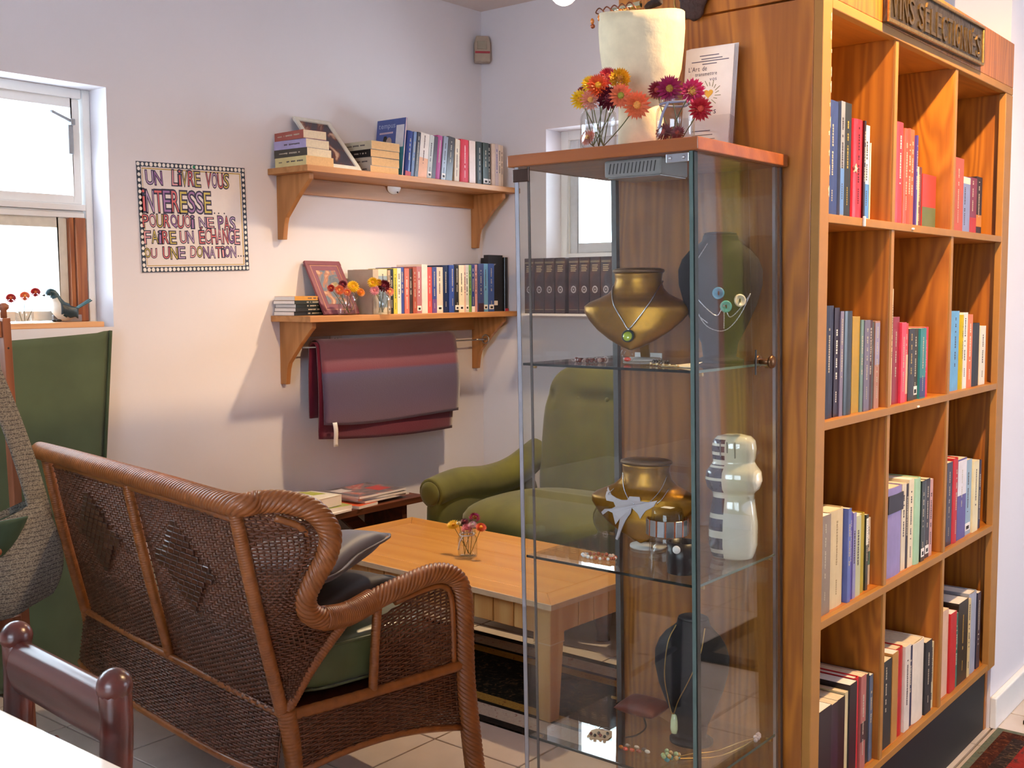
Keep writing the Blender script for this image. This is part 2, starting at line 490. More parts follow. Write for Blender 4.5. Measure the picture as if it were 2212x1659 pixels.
# ---------------------------------------------------------------- window_2 (back wall)
YF = YB + .12
x0, x1, z0, z1 = W2
b = MB(); t = .045
b.box(x0, x0 + t, YF, YF + .06, z0, z1); b.box(x1 - t, x1, YF, YF + .06, z0, z1); b.box(x0 + t, x1 - t, YF, YF + .06, z1 - t, z1); b.box(x0 + t, x1 - t, YF, YF + .06, z0, z0 + .03)
w2 = struct(b.build('window_2', M_white, bev=.003))
b = MB(); t2 = .05
xa, xb, za, zb = x0 + t, x1 - t, z0 + .03, z1 - t
b.box(xa, xa + t2, YF + .015, YF + .05, za, zb); b.box(xb - t2, xb, YF + .015, YF + .05, za, zb); b.box(xa + t2, xb - t2, YF + .015, YF + .05, zb - t2, zb); b.box(xa + t2, xb - t2, YF + .015, YF + .05, za, za + t2)
s2 = b.build('sash', mat('grey white sash', '#cfd2d6', .45), w2, bev=.004)
MB().box(xa + t2, xb - t2, YF + .03, YF + .034, za + t2, zb - t2).build('pane', GLASS, s2)
# ================================================================ BOOKS
def bmat(c, gloss=.45):
    return mat('cover ' + c + str(gloss), c, gloss, var=.08, scale=25)
def lum(c):
    r, g, b = lin(c); return .2 * r + .7 * g + .1 * b
def book(h, wd, dp, col, kind='pb', title=1, tcol=None, sticker=0, band=None, pages=None, seed=0, spine2=None):
    """upright book; spine on the +x side at x=0, thickness along +y, base at z=0. Returns (name, mesh-builder, materials) per part"""
    R = random.Random(seed)
    c = MB(); t = .0022 if kind == 'hc' else .0009
    t = min(t, wd * .2)
    if kind == 'hc':      # rounded spine
        n = 6; k = min(.006, wd * .25)
        pr = [(k * sin(pi * i / n) - k, wd * (.5 - .5 * cos(pi * i / n))) for i in range(n + 1)]
        ins = [(x - t * 1.5, min(max(y, t), wd - t)) for x, y in pr]
        poly = [(-dp, 0)] + pr + [(-dp, wd), (-dp, wd - t)] + ins[::-1] + [(-dp, t)]
        nn = len(poly); hf = nn // 2
        vs = [(x, y, 0) for x, y in poly] + [(x, y, h) for x, y in poly]
        fs = [(i, (i + 1) % nn, nn + (i + 1) % nn, nn + i) for i in range(nn)]
        m = len(pr)
        # end rims, built as strips so that the U stays open
        outer = [0] + list(range(1, m + 1)) + [m + 1]; inner = [nn - 1] + list(range(nn - 2, nn - 2 - m, -1)) + [m + 2]
        for i in range(len(outer) - 1):
            a, b_, q, p = outer[i], outer[i + 1], inner[i + 1], inner[i]
            fs.append((a, p, q, b_)); fs.append((nn + a, nn + b_, nn + q, nn + p))
        c.add(vs, fs)
        ov = .003; x1 = -t * 1.5 - k
    else:
        c.box(-dp, 0, 0, t, 0, h); c.box(-dp, 0, wd - t, wd, 0, h); c.box(-t, 0, t, wd - t, 0, h)
        ov = .0004; x1 = -t
    cover_m = bmat(col, R.choice((.28, .4, .55)))
    parts = [('cover', c, cover_m)]
    p = MB().box(-dp + ov, x1, t + .0001, wd - t - .0001, ov, h - ov)
    parts.append(('page_block', p, pages or R.choice((M_page, M_pagew, M_page))))
    tc = tcol or ('#b8ae9c' if lum(col) < .25 else '#4a4248')
    e = .0006
    if title and wd > .009:
        q = MB(); z = h * R.uniform(.3, .45); zt = h * R.uniform(.8, .93); lw = min(.0065, wd * .34)
        yc = wd / 2
        while z < zt:
            l = R.uniform(.003, .0075)
            q.box(-.002, e, yc - lw / 2, yc + lw / 2 * R.uniform(.55, 1), z, z + l * .72)
            z += l + (.009 if R.random() < .16 else 0)
        if wd > .02 and R.random() < .6:
            z = h * R.uniform(.1, .16)
            for _ in range(R.randint(4, 8)):
                q.box(-.002, e, yc - lw * .3, yc + lw * .3, z, z + .0035); z += .005
        parts.append(('title', q, mat('print ' + tc, tc, .5)))
    if spine2:
        for z0, z1, cc in spine2:
            parts.append(('spine_band', MB().box(-.002, .0004, .0006, wd - .0006, h * z0, h * z1), bmat(cc)))
    if band:
        z0, z1, cc = band
        parts.append(('spine_band', MB().box(-.002, .0004, .0006, wd - .0006, h * z0, h * z1), bmat(cc)))
    if sticker:
        q = MB().box(-.002, .0007, wd * .1, wd * .9, .012, .034)
        parts.append(('library_sticker', q, M_pagew))
        parts.append(('sticker_mark', MB().box(-.002, .0009, wd * .3, wd * .75, .016, .026), M_dark))
    return parts
def make_book(label, group, loc, rot, name='book', **kw):
    o = thing(name, label, 'book', loc, group=group, rot=rot)
    for n, mb, m in book(**kw): mb.build(n, m, o)
    return o
ORD = ['first', 'second', 'third', 'fourth', 'fifth', 'sixth', 'seventh', 'eighth', 'ninth', 'tenth', 'eleventh', 'twelfth', 'thirteenth', 'fourteenth', 'fifteenth', 'sixteenth', 'seventeenth', 'eighteenth', 'nineteenth', 'twentieth', 'twenty-first', 'twenty-second', 'twenty-third', 'twenty-fourth', 'twenty-fifth', 'twenty-sixth', 'twenty-seventh', 'twenty-eighth', 'twenty-ninth', 'thirtieth']

# ================================================================ BOOKCASE
BX0, BX1, BY0, BY1, BH = -1.435, -.943, 2.163, 3.53, 2.087
bc = thing('bookcase', 'large orange oak bookcase divider full of books behind the glass cabinet', 'bookcase', (-1.19, 2.85, 0))
def L_(b, name, m, bev=.0015, p=bc):
    b.xf(Matrix.Translation((1.19, -2.85, 0))); return b.build(name, m, p, bev=bev)
L_(MB().box(BX0, BX1 - .02, BY0, BY0 + .022, 0, 1.954), 'side_panel', M_oak)
L_(MB().box(BX0, BX1 - .02, BY0, BY0 + .022, 1.958, BH), 'side_panel', M_oak)
L_(MB().box(BX0, BX1 - .02, BY1 - .022, BY1, 0, BH), 'side_panel', M_oak)
L_(MB().box(BX1 - .02, BX1, BY0, 2.209, .0, 1.954), 'stile', M_oakl, .002)
L_(MB().box(BX1 - .02, BX1, 3.462, BY1, .205, 1.936), 'stile', M_oakl, .002)
L_(MB().box(BX1 - .02, BX1, BY0, BY1, 1.958, BH), 'fascia', M_oak, .002)
L_(MB().box(BX1 - .02, BX1, 2.209, BY1, 1.937, 1.958), 'fascia_edge', M_oakl, .002)
L_(MB().box(BX0, BX1 - .02, BY0 + .022, BY1 - .022, 1.94, 1.957), 'top_board', M_oakh)
L_(MB().box(-1.215, -1.2, BY0 + .022, BY1 - .022, .2, 1.94), 'back_panel', M_oak)
L_(MB().box(BX0, BX0 + .01, BY0 + .022, BY1 - .022, 0, BH), 'rear_panel', M_oak)
ZS = [.225, .656, 1.086, 1.521]
for z in ZS:
    L_(MB().box(-1.2, -.958, BY0 + .022, BY1 - .022, z - .018, z), 'shelf', M_oakh, .001)
    L_(MB().box(-.958, -.944, 2.209, 3.462, z - .018, z), 'shelf_lip', M_oakl, .001)
L_(MB().box(-.985, -.965, BY0 + .022, BY1 - .022, 0, .206), 'kick_board', M_dark)
tops = ZS[1:] + [1.958]
for z, zt in zip(ZS, tops):
    for y in (2.578, 3.012):
        L_(MB().box(-1.2, -.951, y, y + .018, z, zt - .018), 'divider', M_oak, .001)
        L_(MB().box(-.951, -.9465, y, y + .018, z, zt - .018), 'divider_edge', M_oakl, .0005)
# chipped veneer along the near stile, label clips
RC = random.Random(21)
for k in range(11):
    z = 1.93 - .034 * k - RC.uniform(0, .015); y = 2.2085 - RC.uniform(0, .006); hgt = RC.uniform(.008, .024); wdt = RC.uniform(.002, .0055)
    L_(MB().prism([(y, z), (y - wdt, z - hgt * .3), (y - wdt * .4, z - hgt * .6), (y - wdt * .8, z - hgt * .8), (y, z - hgt)], -.9432, -.9424, 'x'), 'veneer_chip', M_page, 0)
L_(MB().box(-.944, -.9385, 2.392, 2.40, 1.503, 1.525), 'label_clip', M_pagew)
L_(MB().box(-.944, -.9395, 2.70, 2.712, 1.508, 1.513), 'label_clip', M_pagew)
L_(MB().box(-.944, -.9395, 2.77, 2.782, 1.07, 1.075), 'label_clip', M_pagew)

CELLS = {
 (3, 0, 'top-left'): [(2.225, .078, .240, '#2c3e74', 'tall blue', 'hc'), (2.303, .021, .244, '#8d9096', 'tall grey and sky blue', 'pb', {'band': (.02, .42, '#5b86c4')}), (2.324, .036, .244, '#23241f', 'tall black gold-lettered', 'pb', {'tcol': '#a8903c'}), (2.361, .011, .237, '#d2812a', 'thin orange', 'pb'), (2.373, .057, .216, '#d6202c', 'bright red hardback', 'hc', {'tcol': '#3c0d12'}), (2.431, .011, .217, '#2c1e1c', 'thin dark brown', 'pb'), (2.443, .029, .210, '#e9ecec', 'white and blue', 'pb', {'band': (.02, .38, '#4f86c6')}), (2.474, .007, .173, '#e3d3ae', 'very thin cream', 'pb'), (2.482, .031, .169, '#1f1416', 'short black', 'pb', {'tcol': '#d9b13a'}), (2.514, .023, .164, '#f0e8da', 'short white and purple', 'pb', {'band': (.7, .99, '#5b2a86')})],
 (3, 1, 'top-middle'): [(2.635, .053, .240, '#c8323a', 'rose red', 'hc', {'tcol': '#f1d9d0'}), (2.689, .029, .230, '#dc4a2e', 'orange red ribbed', 'hc'), (2.719, .019, .233, '#d9442a', 'scarlet ribbed', 'hc'), (2.739, .044, .234, '#e05a2c', 'wide vermilion', 'hc'), (2.784, .010, .223, '#4a3c8e', 'thin violet', 'pb'), (2.803, .042, .152, '#d8c9a4', 'short cream', 'pb'), (2.846, .036, .154, '#6a3230', 'short speckled maroon', 'pb', {'tcol': '#c9a080'}), (2.883, .103, .139, '#bf3a34', 'thick short red and green', 'pb', {'band': (.03, .4, '#5f6a3c'), 'title': 0})],
 (3, 2, 'top-right'): [(3.075, .084, .198, '#b04a2c', 'rust red', 'pb'), (3.163, .013, .156, '#1d2524', 'thin black', 'pb'), (3.177, .091, .157, '#7f8cb4', 'wide pale blue', 'pb', {'band': (.88, .99, '#e6e2c2')}), (3.272, .072, .161, '#7a1c40', 'dark crimson and plum', 'pb', {'band': (.0, .3, '#b0282e')}), (3.345, .055, .168, '#251a20', 'dark multicoloured', 'pb', {'band': (.15, .35, '#c77a2c')})],
 (2, 0, 'second-row left'): [(2.24, .064, .244, '#1d2036', 'tall midnight blue', 'hc'), (2.304, .027, .239, '#2e2230', 'dark plum white-lettered', 'pb', {'tcol': '#f3efe6'}), (2.331, .018, .231, '#7d7388', 'thin mauve grey', 'pb'), (2.349, .048, .231, '#2d343a', 'torn slate', 'hc', {'title': 0, 'pages': 'w'}), (2.398, .043, .218, '#b08a12', 'mustard yellow', 'pb', {'title': 0}), (2.441, .016, .210, '#6f8a82', 'thin sage', 'pb'), (2.457, .033, .209, '#6d6478', 'grey violet', 'pb'), (2.490, .019, .208, '#4a2422', 'thin brown', 'pb'), (2.509, .023, .203, '#4f5a58', 'grey green', 'pb'), (2.533, .030, .205, '#a87a6a', 'pink and brown picture-spine', 'pb', {'band': (.5, .98, '#8f8aa4')}), (2.564, .010, .145, '#b03040', 'small thin crimson', 'pb')],
 (2, 1, 'second-row middle'): [(2.640, .010, .280, '#d9c7a0', 'very tall thin cream', 'pb'), (2.652, .042, .212, '#8e2230', 'dark red', 'pb'), (2.695, .032, .198, '#e0405a', 'hot pink', 'pb'), (2.728, .026, .195, '#c8403c', 'red and cream picture-spine', 'pb', {'band': (.1, .6, '#d9b48a')}), (2.755, .042, .181, '#2a2620', 'black brown', 'pb', {'tcol': '#b59a5a'}), (2.798, .034, .180, '#40362a', 'dark brown', 'pb', {'sticker': 1}), (2.833, .043, .180, '#2f7f80', 'teal', 'pb', {'band': (.02, .3, '#3a3f70')}), (2.877, .032, .182, '#d62230', 'bright red', 'pb')],
 (2, 2, 'second-row right'): [(3.085, .090, .219, '#62a0cc', 'light blue', 'hc'), (3.176, .010, .208, '#c8b020', 'thin yellow', 'pb'), (3.187, .042, .214, '#e8e4da', 'white black-lettered', 'pb', {'tcol': '#22242a'}), (3.230, .040, .208, '#d8744a', 'orange white-lettered', 'pb', {'tcol': '#f4ead8'}), (3.271, .086, .182, '#1e1c20', 'wide black', 'hc', {'title': 0}), (3.359, .052, .172, '#e4dfcc', 'short white', 'pb')],
 (1, 0, 'third-row left'): [(2.236, .057, .220, '#8a7a6c', 'grey brown', 'pb'), (2.294, .088, .221, '#cdb88e', 'thick battered cream', 'hc', {'tcol': '#a89068'}), (2.384, .018, .216, '#5a6cae', 'thin blue', 'pb'), (2.403, .018, .203, '#5c4a9a', 'thin purple', 'pb'), (2.422, .018, .200, '#8a86b4', 'thin lilac', 'pb'), (2.441, .030, .189, '#b8b890', 'pale sage', 'pb'), (2.473, .036, .188, '#a89420', 'olive yellow', 'hc', {'title': 0}), (2.511, .015, .181, '#3a3c34', 'thin dark and white', 'pb', {'band': (.6, .95, '#e8e4d6')}), (2.527, .024, .168, '#a06038', 'short brown orange', 'pb'), (2.551, .026, .164, '#dcd2c0', 'short white and teal', 'pb', {'band': (.3, .5, '#5d8a80')})],
 (1, 1, 'third-row middle'): [(2.640, .103, .223, '#8e82b4', 'wide lavender', 'hc', {'title': 0, 'band': (.72, .92, '#2a2430')}), (2.744, .030, .222, '#dacdb0', 'cream', 'pb'), (2.775, .014, .218, '#2e2430', 'thin dark', 'pb'), (2.790, .035, .227, '#e4d6b6', 'ivory', 'pb'), (2.826, .043, .225, '#9cc2a0', 'mint green', 'hc', {'title': 0}), (2.870, .028, .213, '#25302c', 'dark green', 'pb', {'sticker': 1}), (2.899, .012, .210, '#b8c4d6', 'thin pale blue', 'pb'), (2.912, .033, .212, '#1f1c26', 'black stickered', 'pb', {'sticker': 1}), (2.946, .024, .207, '#c89a94', 'dusty pink', 'pb')],
 (1, 2, 'third-row right'): [(3.085, .047, .233, '#23263e', 'navy', 'pb'), (3.133, .042, .240, '#b81e28', 'red', 'hc'), (3.176, .078, .231, '#5c5490', 'purple and white', 'pb', {'band': (.55, .98, '#dcd8dc')}), (3.255, .059, .219, '#88a8be', 'pale blue', 'pb', {'sticker': 1}), (3.316, .050, .210, '#e2d4a8', 'cream yellow', 'pb'), (3.367, .048, .204, '#23223c', 'dark indigo', 'hc')],
 (0, 0, 'bottom-row left'): [(2.24, .075, .216, '#1c171c', 'black first', 'pb', {'title': 0}), (2.316, .038, .212, '#2a2234', 'dark purple', 'pb', {'title': 0}), (2.355, .044, .211, '#171419', 'glossy black', 'pb', {'title': 0}), (2.400, .018, .216, '#d6c89a', 'thin cream', 'pb', {'title': 0}), (2.419, .042, .229, '#211e28', 'charcoal', 'pb', {'title': 0}), (2.462, .026, .231, '#c01c26', 'red', 'hc', {'title': 0}), (2.489, .032, .229, '#a8645c', 'pink and brown patterned', 'pb', {'band': (.3, .5, '#3a2224')}), (2.522, .030, .221, '#1e1e22', 'black', 'pb', {'title': 0}), (2.553, .021, .214, '#5a6c86', 'steel blue', 'pb')],
 (0, 1, 'bottom-row middle'): [(2.62, .073, .223, '#22231f', 'black ribbed', 'pb'), (2.694, .040, .230, '#b8874a', 'tan', 'pb', {'title': 0}), (2.735, .046, .230, '#b81c24', 'dark red', 'hc', {'title': 0}), (2.782, .039, .226, '#d8d0c4', 'white', 'pb'), (2.822, .023, .216, '#2c2a4a', 'thin navy', 'pb'), (2.846, .087, .216, '#ddd2c2', 'wide cream', 'hc', {'title': 0}), (2.933, .051, .199, '#1c1c20', 'black paired', 'pb'), (2.985 - .001, .026, .185, '#d6cfa8', 'pale cream', 'pb')],
 (0, 2, 'bottom-row right'): [(3.045, .093, .247, '#d8b49a', 'pinkish cream', 'pb', {'title': 0}), (3.139, .052, .229, '#c02028', 'red', 'pb', {'title': 0}), (3.192, .021, .218, '#3a6656', 'thin green', 'pb'), (3.214, .089, .241, '#26201e', 'thick black', 'pb', {'tcol': '#b08a3a'}), (3.304, .024, .234, '#d0b880', 'thin gold', 'pb'), (3.329, .067, .244, '#9aa0b0', 'blue grey', 'hc', {'title': 0}), (3.397, .033, .233, '#26263c', 'dark blue lettered', 'pb')],
}
R0 = random.Random(5)
for (ri, ci, place), rows in CELLS.items():
    n = 0
    for row in rows:
        y, wd, h, c, desc, kind = row[:6]
        kw = dict(row[6]) if len(row) > 6 else {}
        if kw.get('pages') == 'w': kw['pages'] = M_pagew
        y_hi = {0: 2.577, 1: 3.011, 2: 3.5}[ci]
        wd = min(wd, y_hi - y - .0005)
        dx = R0.uniform(-.004, .004) - (.02 if h < .17 else 0)
        make_book('%s book, %s from left in %s bookcase compartment' % (desc, ORD[n], place), 'books in the %s compartment' % place,
                  (-.962 + dx, y, ZS[ri]), (0, 0, 0), h=h, wd=wd - .0006, dp=.15 + .03 * R0.random(), col=c, kind=kind, seed=ri * 100 + ci * 20 + n, **kw)
        n += 1
# white bookmark slips
o = MB().add([(0, 0, 0), (0, .03, -.012), (.0, .012, .03), (.002, 0, 0), (.002, .03, -.012), (.002, .012, .03)], [(0, 2, 1), (3, 4, 5), (0, 1, 4, 3), (1, 2, 5, 4), (2, 0, 3, 5)]).build('bookmark', M_pagew)
o.location = (-.985, 2.648, ZS[3] + .233)
tag(o, 'white paper corner sticking up from the rose red book', 'bookmark')

# star on the red hardback
st = MB(); pts = [(.011 * (1 if i % 2 == 0 else .42) * sin(i * pi / 5 + .15), .011 * (1 if i % 2 == 0 else .42) * cos(i * pi / 5 + .15)) for i in range(10)]
st.prism([(2.385 + a, 1.521 + .108 + b_) for a, b_ in pts], -.965, -.9575, 'x')
red = [o for o in bpy.data.objects if o.get('label', '').startswith('bright red hardback')][0]
st.xf(Matrix.Translation(-Vector(red.location))); st.build('star', mat('pink star', '#e6b8a8', .5), red)

# ---------------------------------------------------------------- bronze plaque on the fascia
M_bronze = mat('aged bronze', '#4f4232', .38, .7, var=.35, scale=50, bump=.4)
M_brl = mat('worn bronze edge', '#b08a4a', .3, .9, var=.3, scale=120)
pq = thing('plaque', 'dark bronze plaque with raised lettering on top of the bookcase', 'sign', (-.943, 2.48, 1.958), rot=(radians(.8), 0, 0))
MB().box(0, .012, 0, .703, 0, .104).build('plate', M_bronze, pq, bev=.002)
b = MB(); b.box(.010, .0165, 0, .703, 0, .007); b.box(.010, .0165, 0, .703, .097, .104); b.box(.010, .0165, 0, .007, .007, .097); b.box(.010, .0165, .696, .703, .007, .097)
b.build('rim', M_brl, pq, bev=.002)
def plq(x, y, d): return (d, x, y)
b = MB(); x = .022
for ch in 'VINS S\u00c9LECTIONN\u00c9S':
    if ch == ' ': x += .022; continue
    wdt = .012 if ch == 'I' else .034
    g = G0[ch]; a, bb, c, d = gext(g)
    n0 = len(b.v); m = len(g[0])
    top = .086 if ch == '\u00c9' else .076
    for dep in (.011, .0155):
        for p in g[0]: b.v.append(plq(x + (p[0] - a) / (bb - a) * wdt, .016 + (p[1] - c) / (d - c) * (top - .016), dep))
    ed = {}
    for f in g[1]:
        b.f.append([n0 + m + i for i in f]); b.mi.append(0); b.sm.append(False)
        for i in range(len(f)):
            e = (f[i], f[(i + 1) % len(f)])
            if (e[1], e[0]) in ed: ed.pop((e[1], e[0]))
            else: ed[e] = 1
    for i, j in ed:
        b.f.append([n0 + i, n0 + j, n0 + m + j, n0 + m + i]); b.mi.append(0); b.sm.append(False)
    x += wdt + .0085
print('plaque text ends', x)
b.build('lettering', mat('rubbed bronze letters', '#7d6540', .32, .85, var=.3, scale=80), pq)
# ================================================================ WALL SHELVES
def wall_shelf(label, zt):
    o = thing('wall_shelf', label, 'shelf', (XA, 2.963, zt), group='pine shelves on the left wall')
    MB().box(0.001, .25, 0, 1.366, -.025, 0).build('board', M_pine, o, bev=.002)
    MB().box(0.001, .02, .068, 1.277, -.094, -.0255).build('back_rail', M_pine, o, bev=.001)
    for y in (.045, 1.278):
        poly = [(.001, -.0255), (.208, -.0255), (.208, -.05), (.195, -.06), (.125, -.125), (.055, -.2), (.046, -.225), (.036, -.29), (.001, -.29)]
        MB().prism(poly, y, y + .023, 'y').build('bracket', M_pinev, o, bev=.002)
    return o
us = wall_shelf('upper pine wall shelf holding leaning books and a white frame', 1.877)
ls = wall_shelf('lower pine wall shelf holding books, flower jars and a red frame', 1.27)
b = MB(); b.lathe([(0, 0), (.02, .001), (.028, .004), (.03, .007)], 16, sx=1, sy=1.5)
b.xf(Matrix.Translation((.0325, .71, -.032)) @ Euler((0, radians(-78), 0)).to_matrix().to_4x4())
b.build('hook_plate', M_white, us)
MB().ball((.034, .725, -.05), .004, 8, 5).build('screw', M_dark, us)

# --- upper shelf: the leaning row
US_Z = 1.877
row = [  # width, height, colour, description, kind, lean, extras
 (.036, .205, '#2b3f86', 'navy book with red edges', 'hc', 7, {'band': (.0, .12, '#b02c3c')}),
 (.019, .205, '#6f86ae', 'thin slate blue', 'pb', 7, {}), (.022, .205, '#3a3a44', 'dark grey', 'pb', 7, {}),
 (.060, .203, '#dccfc6', 'glossy white and orange', 'pb', 7, {'band': (.0, .45, '#e0a27a'), 'tcol': '#5a3c38'}), (.030, .200, '#b9b9b6', 'pale silver grey', 'pb', 7, {'sticker': 1}),
 (.024, .198, '#3a2434', 'dark aubergine', 'pb', 7, {'title': 0}), (.038, .205, '#b04a8a', 'magenta', 'hc', 7, {}), (.030, .205, '#8a93a2', 'silver blue', 'pb', 7, {'sticker': 1}),
 (.044, .206, '#3c3636', 'dark brown', 'pb', 7, {}), (.030, .200, '#d8c4ac', 'beige', 'pb', 3, {}), (.010, .198, '#a89078', 'thin tan', 'pb', 3, {}),
 (.062, .205, '#c81e36', 'crimson red', 'hc', 1.2, {'tcol': '#f0c8c8'}), (.044, .205, '#d9bfb2', 'pinkish cream', 'pb', 0, {'title': 0, 'sticker': 0}), (.048, .205, '#1f2624', 'green black', 'hc', 0, {}),
 (.042, .205, '#39443f', 'dark grey green stickered', 'pb', 0, {'sticker': 1}), (.021, .204, '#241f22', 'thin black stickered', 'pb', 0, {'sticker': 1}), (.025, .206, '#d2b9a4', 'sand coloured', 'pb', 0, {'title': 0}),
 (.026, .208, '#c3b0ae', 'beige violet-lettered', 'pb', 0, {'tcol': '#5a5a94'}), (.020, .206, '#d6c0a8', 'pale sand', 'pb', 0, {}), (.016, .204, '#cdb49c', 'thin fawn', 'pb', 0, {}),
]
# thin periodical whose cover faces left
tp = thing('periodical', 'blue periodical with tempus cover standing behind the second book stack', 'book', (-3.5, 3.548, US_Z), group='books on the upper wall shelf', rot=(radians(-7), 0, 0))
MB().box(-.18, 0, .0018, .0062, .0005, .2645).build('page_block', mat('pinkish page edges', '#e2c2b4', .8), tp)
b = MB().box(-.1805, .0002, 0, .0016, 0, .265); b.box(-.1805, .0002, .0064, .008, 0, .265)
b.build('cover', mat('tempus blue', '#4a5a96', .5), tp)
MB().box(-.179, -.001, -.0004, .0004, .0, .155).build('cover_band', mat('tempus teal', '#3a8fb0', .5), tp)
def tpf(x, y, d): return (x, -d, y)
b = MB(); put_line(b, 'tempus', -.168, .226, .024, tpf, .0006, wtot=.105); b.build('lettering', mat('tempus grey print', '#a9b4d0', .5), tp)
b = MB()
for i in range(9): b.box(-.16 + i * .0095, -.152 + i * .0095, -.0006, 0, .2, .208)
b.build('subtitle', mat('pale pink print', '#c8aebc', .6), tp)
MB().box(-.055, -.006, -.0007, 0, .135, .235).build('cover_panel', mat('white panel', '#d6d6de', .6), tp)
b = MB(); b.prism([(-.135, .13), (-.108, .13), (-.108, .175), (-.115, .19), (-.13, .19), (-.135, .175)], -.0008, 0, 'y'); b.build('cover_portrait', mat('dark portrait', '#2c2a30', .6), tp)
b = MB(); b.prism([(-.098 + .018 * cos(i * pi / 6), .16 + .024 * sin(i * pi / 6)) for i in range(12)], -.0009, 0, 'y'); b.build('cover_portrait', mat('pale face print', '#b09a90', .6), tp)
y = 3.566
for i, (wd, h, c, desc, kind, lean, kw) in enumerate(row):
    a = radians(-lean)
    # leaning books rest on the lower right edge
    yb = y + (wd / cos(a) if lean else wd)
    off = Vector((0, yb, US_Z)) - Matrix.Rotation(a, 3, 'X') @ Vector((0, wd, 0))
    nm = desc if 'book' in desc else desc + ' book'
    make_book('%s, %s from left in upper wall shelf row' % (nm, ORD[i]), 'books on the upper wall shelf', (-3.497 + random.uniform(-.004, .004), off.y, off.z), (a, 0, 0), h=h, wd=wd - .0008, dp=.16, col=c, kind=kind, seed=700 + i, **kw)
    y = yb + .0006
    if i + 1 < len(row) and row[i + 1][5] < lean: y += h * (math.tan(radians(lean)) - math.tan(radians(row[i + 1][5])))
print('upper row ends', y)

# --- upper shelf: two stacks of books lying down
def flat_book(label, group, x0, x1, y0, y1, z, t, col, spine, pages=None, tcol=None, jit=0, kind='pb', seed=0):
    """lying book; spine is '-y' or '+x'"""
    R = random.Random(seed)
    if spine == '-y':      # book +x (spine) -> -y ; thickness +y -> -z.. built upright and turned
        L = x1 - x0; D = y1 - y0
        M3 = Matrix(((0, 0, 1), (-1, 0, 0), (0, -1, 0)))   # local x->-y, y->-z, z->+x
        loc = (x0, y0, z + t)
    else:
        L = y1 - y0; D = x1 - x0
        M3 = Matrix(((1, 0, 0), (0, 0, 1), (0, -1, 0)))    # local x->x, y->-z, z->+y
        loc = (x1, y0, z + t)
    e = (Matrix.Rotation(jit, 3, 'Z') @ M3).to_euler()
    return make_book(label, group, loc, e, h=L, wd=t - .0004, dp=D, col=col, kind=kind, pages=pages, tcol=tcol, seed=seed)
z = US_Z
for i, (t, c, d, pg, dx, jit) in enumerate(((.038, '#cfc089', 'cream-yellow', M_pageo, 0, 0), (.034, '#3f3d36', 'dark olive', M_page, -.012, .05), (.036, '#a9a0c8', 'lilac', M_page, -.02, .03), (.034, '#a3544a', 'brick red', M_page, -.022, -.06))):
    flat_book('%s paperback lying %s in left stack on upper wall shelf' % (d, ('at the bottom', 'second from bottom', 'third from bottom', 'on top')[i]), 'stacked paperbacks on the upper shelf', -3.66 + dx, -3.466 + dx, 2.972 + .006 * i, 3.118 - .004 * i, z + .0004, t, c, '-y', pg, jit=jit, seed=800 + i)
    z += t + .0004
z = US_Z
for i, (t, c, d, pg, dx, dy, jit) in enumerate(((.031, '#b9aea2', 'grey-cream', M_pageo, 0, -.004, 0), (.036, '#bdb09f', 'pale beige', M_pageo, .0, 0, .02), (.032, '#221f22', 'black', M_pageo, .0, .002, -.02), (.036, '#c6bda4', 'ivory', M_pageo, .004, .0, .0))):
    flat_book('%s paperback lying %s in stack beside the tempus periodical' % (d, ('at the bottom', 'second from bottom', 'third from bottom', 'on top')[i]), 'stacked paperbacks on the upper shelf', -3.67 + dx, -3.482 + dx, 3.345 + dy, 3.515 + dy, z + .0004, t, c, '-y', pg, jit=jit, seed=820 + i)
    z += t + .0004
# --- leaning frames
def frame(name, label, y0, wd, ht, zb, xb, xt, cf, matte=None, art=None):
    th = math.asin((xb - xt) / ht)
    o = thing(name, label, 'picture frame', (xb, y0, zb), rot=(0, -th, 0))
    t = .02
    b = MB(); b.box(-.012, 0, 0, wd, 0, t); b.box(-.012, 0, 0, wd, ht - t, ht); b.box(-.012, 0, 0, t, t, ht - t); b.box(-.012, 0, wd - t, wd, t, ht - t)
    b.build('frame', cf, o, bev=.002)
    MB().box(-.014, -.008, .004, wd - .004, .004, ht - .004).build('backing', M_dark, o)
    return o, t
o, t = frame('picture_frame', 'white picture frame leaning behind the left stack of paperbacks', 3.085, .20, .30, US_Z + .004, -3.475, -3.675, mat('white frame', '#d8d6cc', .5))
def artmat(name, stops, sc=6, dist=3):
    m, nt, b = newmat(name); N = nt.nodes; L = nt.links
    tc = N.new('ShaderNodeTexCoord'); no = N.new('ShaderNodeTexNoise'); no.inputs['Scale'].default_value = sc; no.inputs['Detail'].default_value = 3; no.inputs['Distortion'].default_value = dist
    L.new(tc.outputs['Object'], no.inputs['Vector']); r = N.new('ShaderNodeValToRGB'); el = r.color_ramp.elements
    while len(el) < len(stops): el.new(.5)
    for e, (p, c) in zip(el, stops): e.position = p; e.color = lin(c) + [1]
    L.new(no.outputs['Fac'], r.inputs['Fac']); L.new(r.outputs['Color'], b.inputs['Base Color']); b.inputs['Roughness'].default_value = .35
    return m
MB().box(-.008, -.006, .018, .182, .018, .282).build('picture', artmat('dim photograph', [(.3, '#3a3a46'), (.48, '#46404e'), (.56, '#6a3a34'), (.7, '#c8a890')]), o)
o, t = frame('picture_frame', 'wine red picture frame behind the flower jars on lower shelf', 3.135, .20, .262, 1.274, -3.555, -3.682, mat('wine red frame', '#7a3f4e', .4))
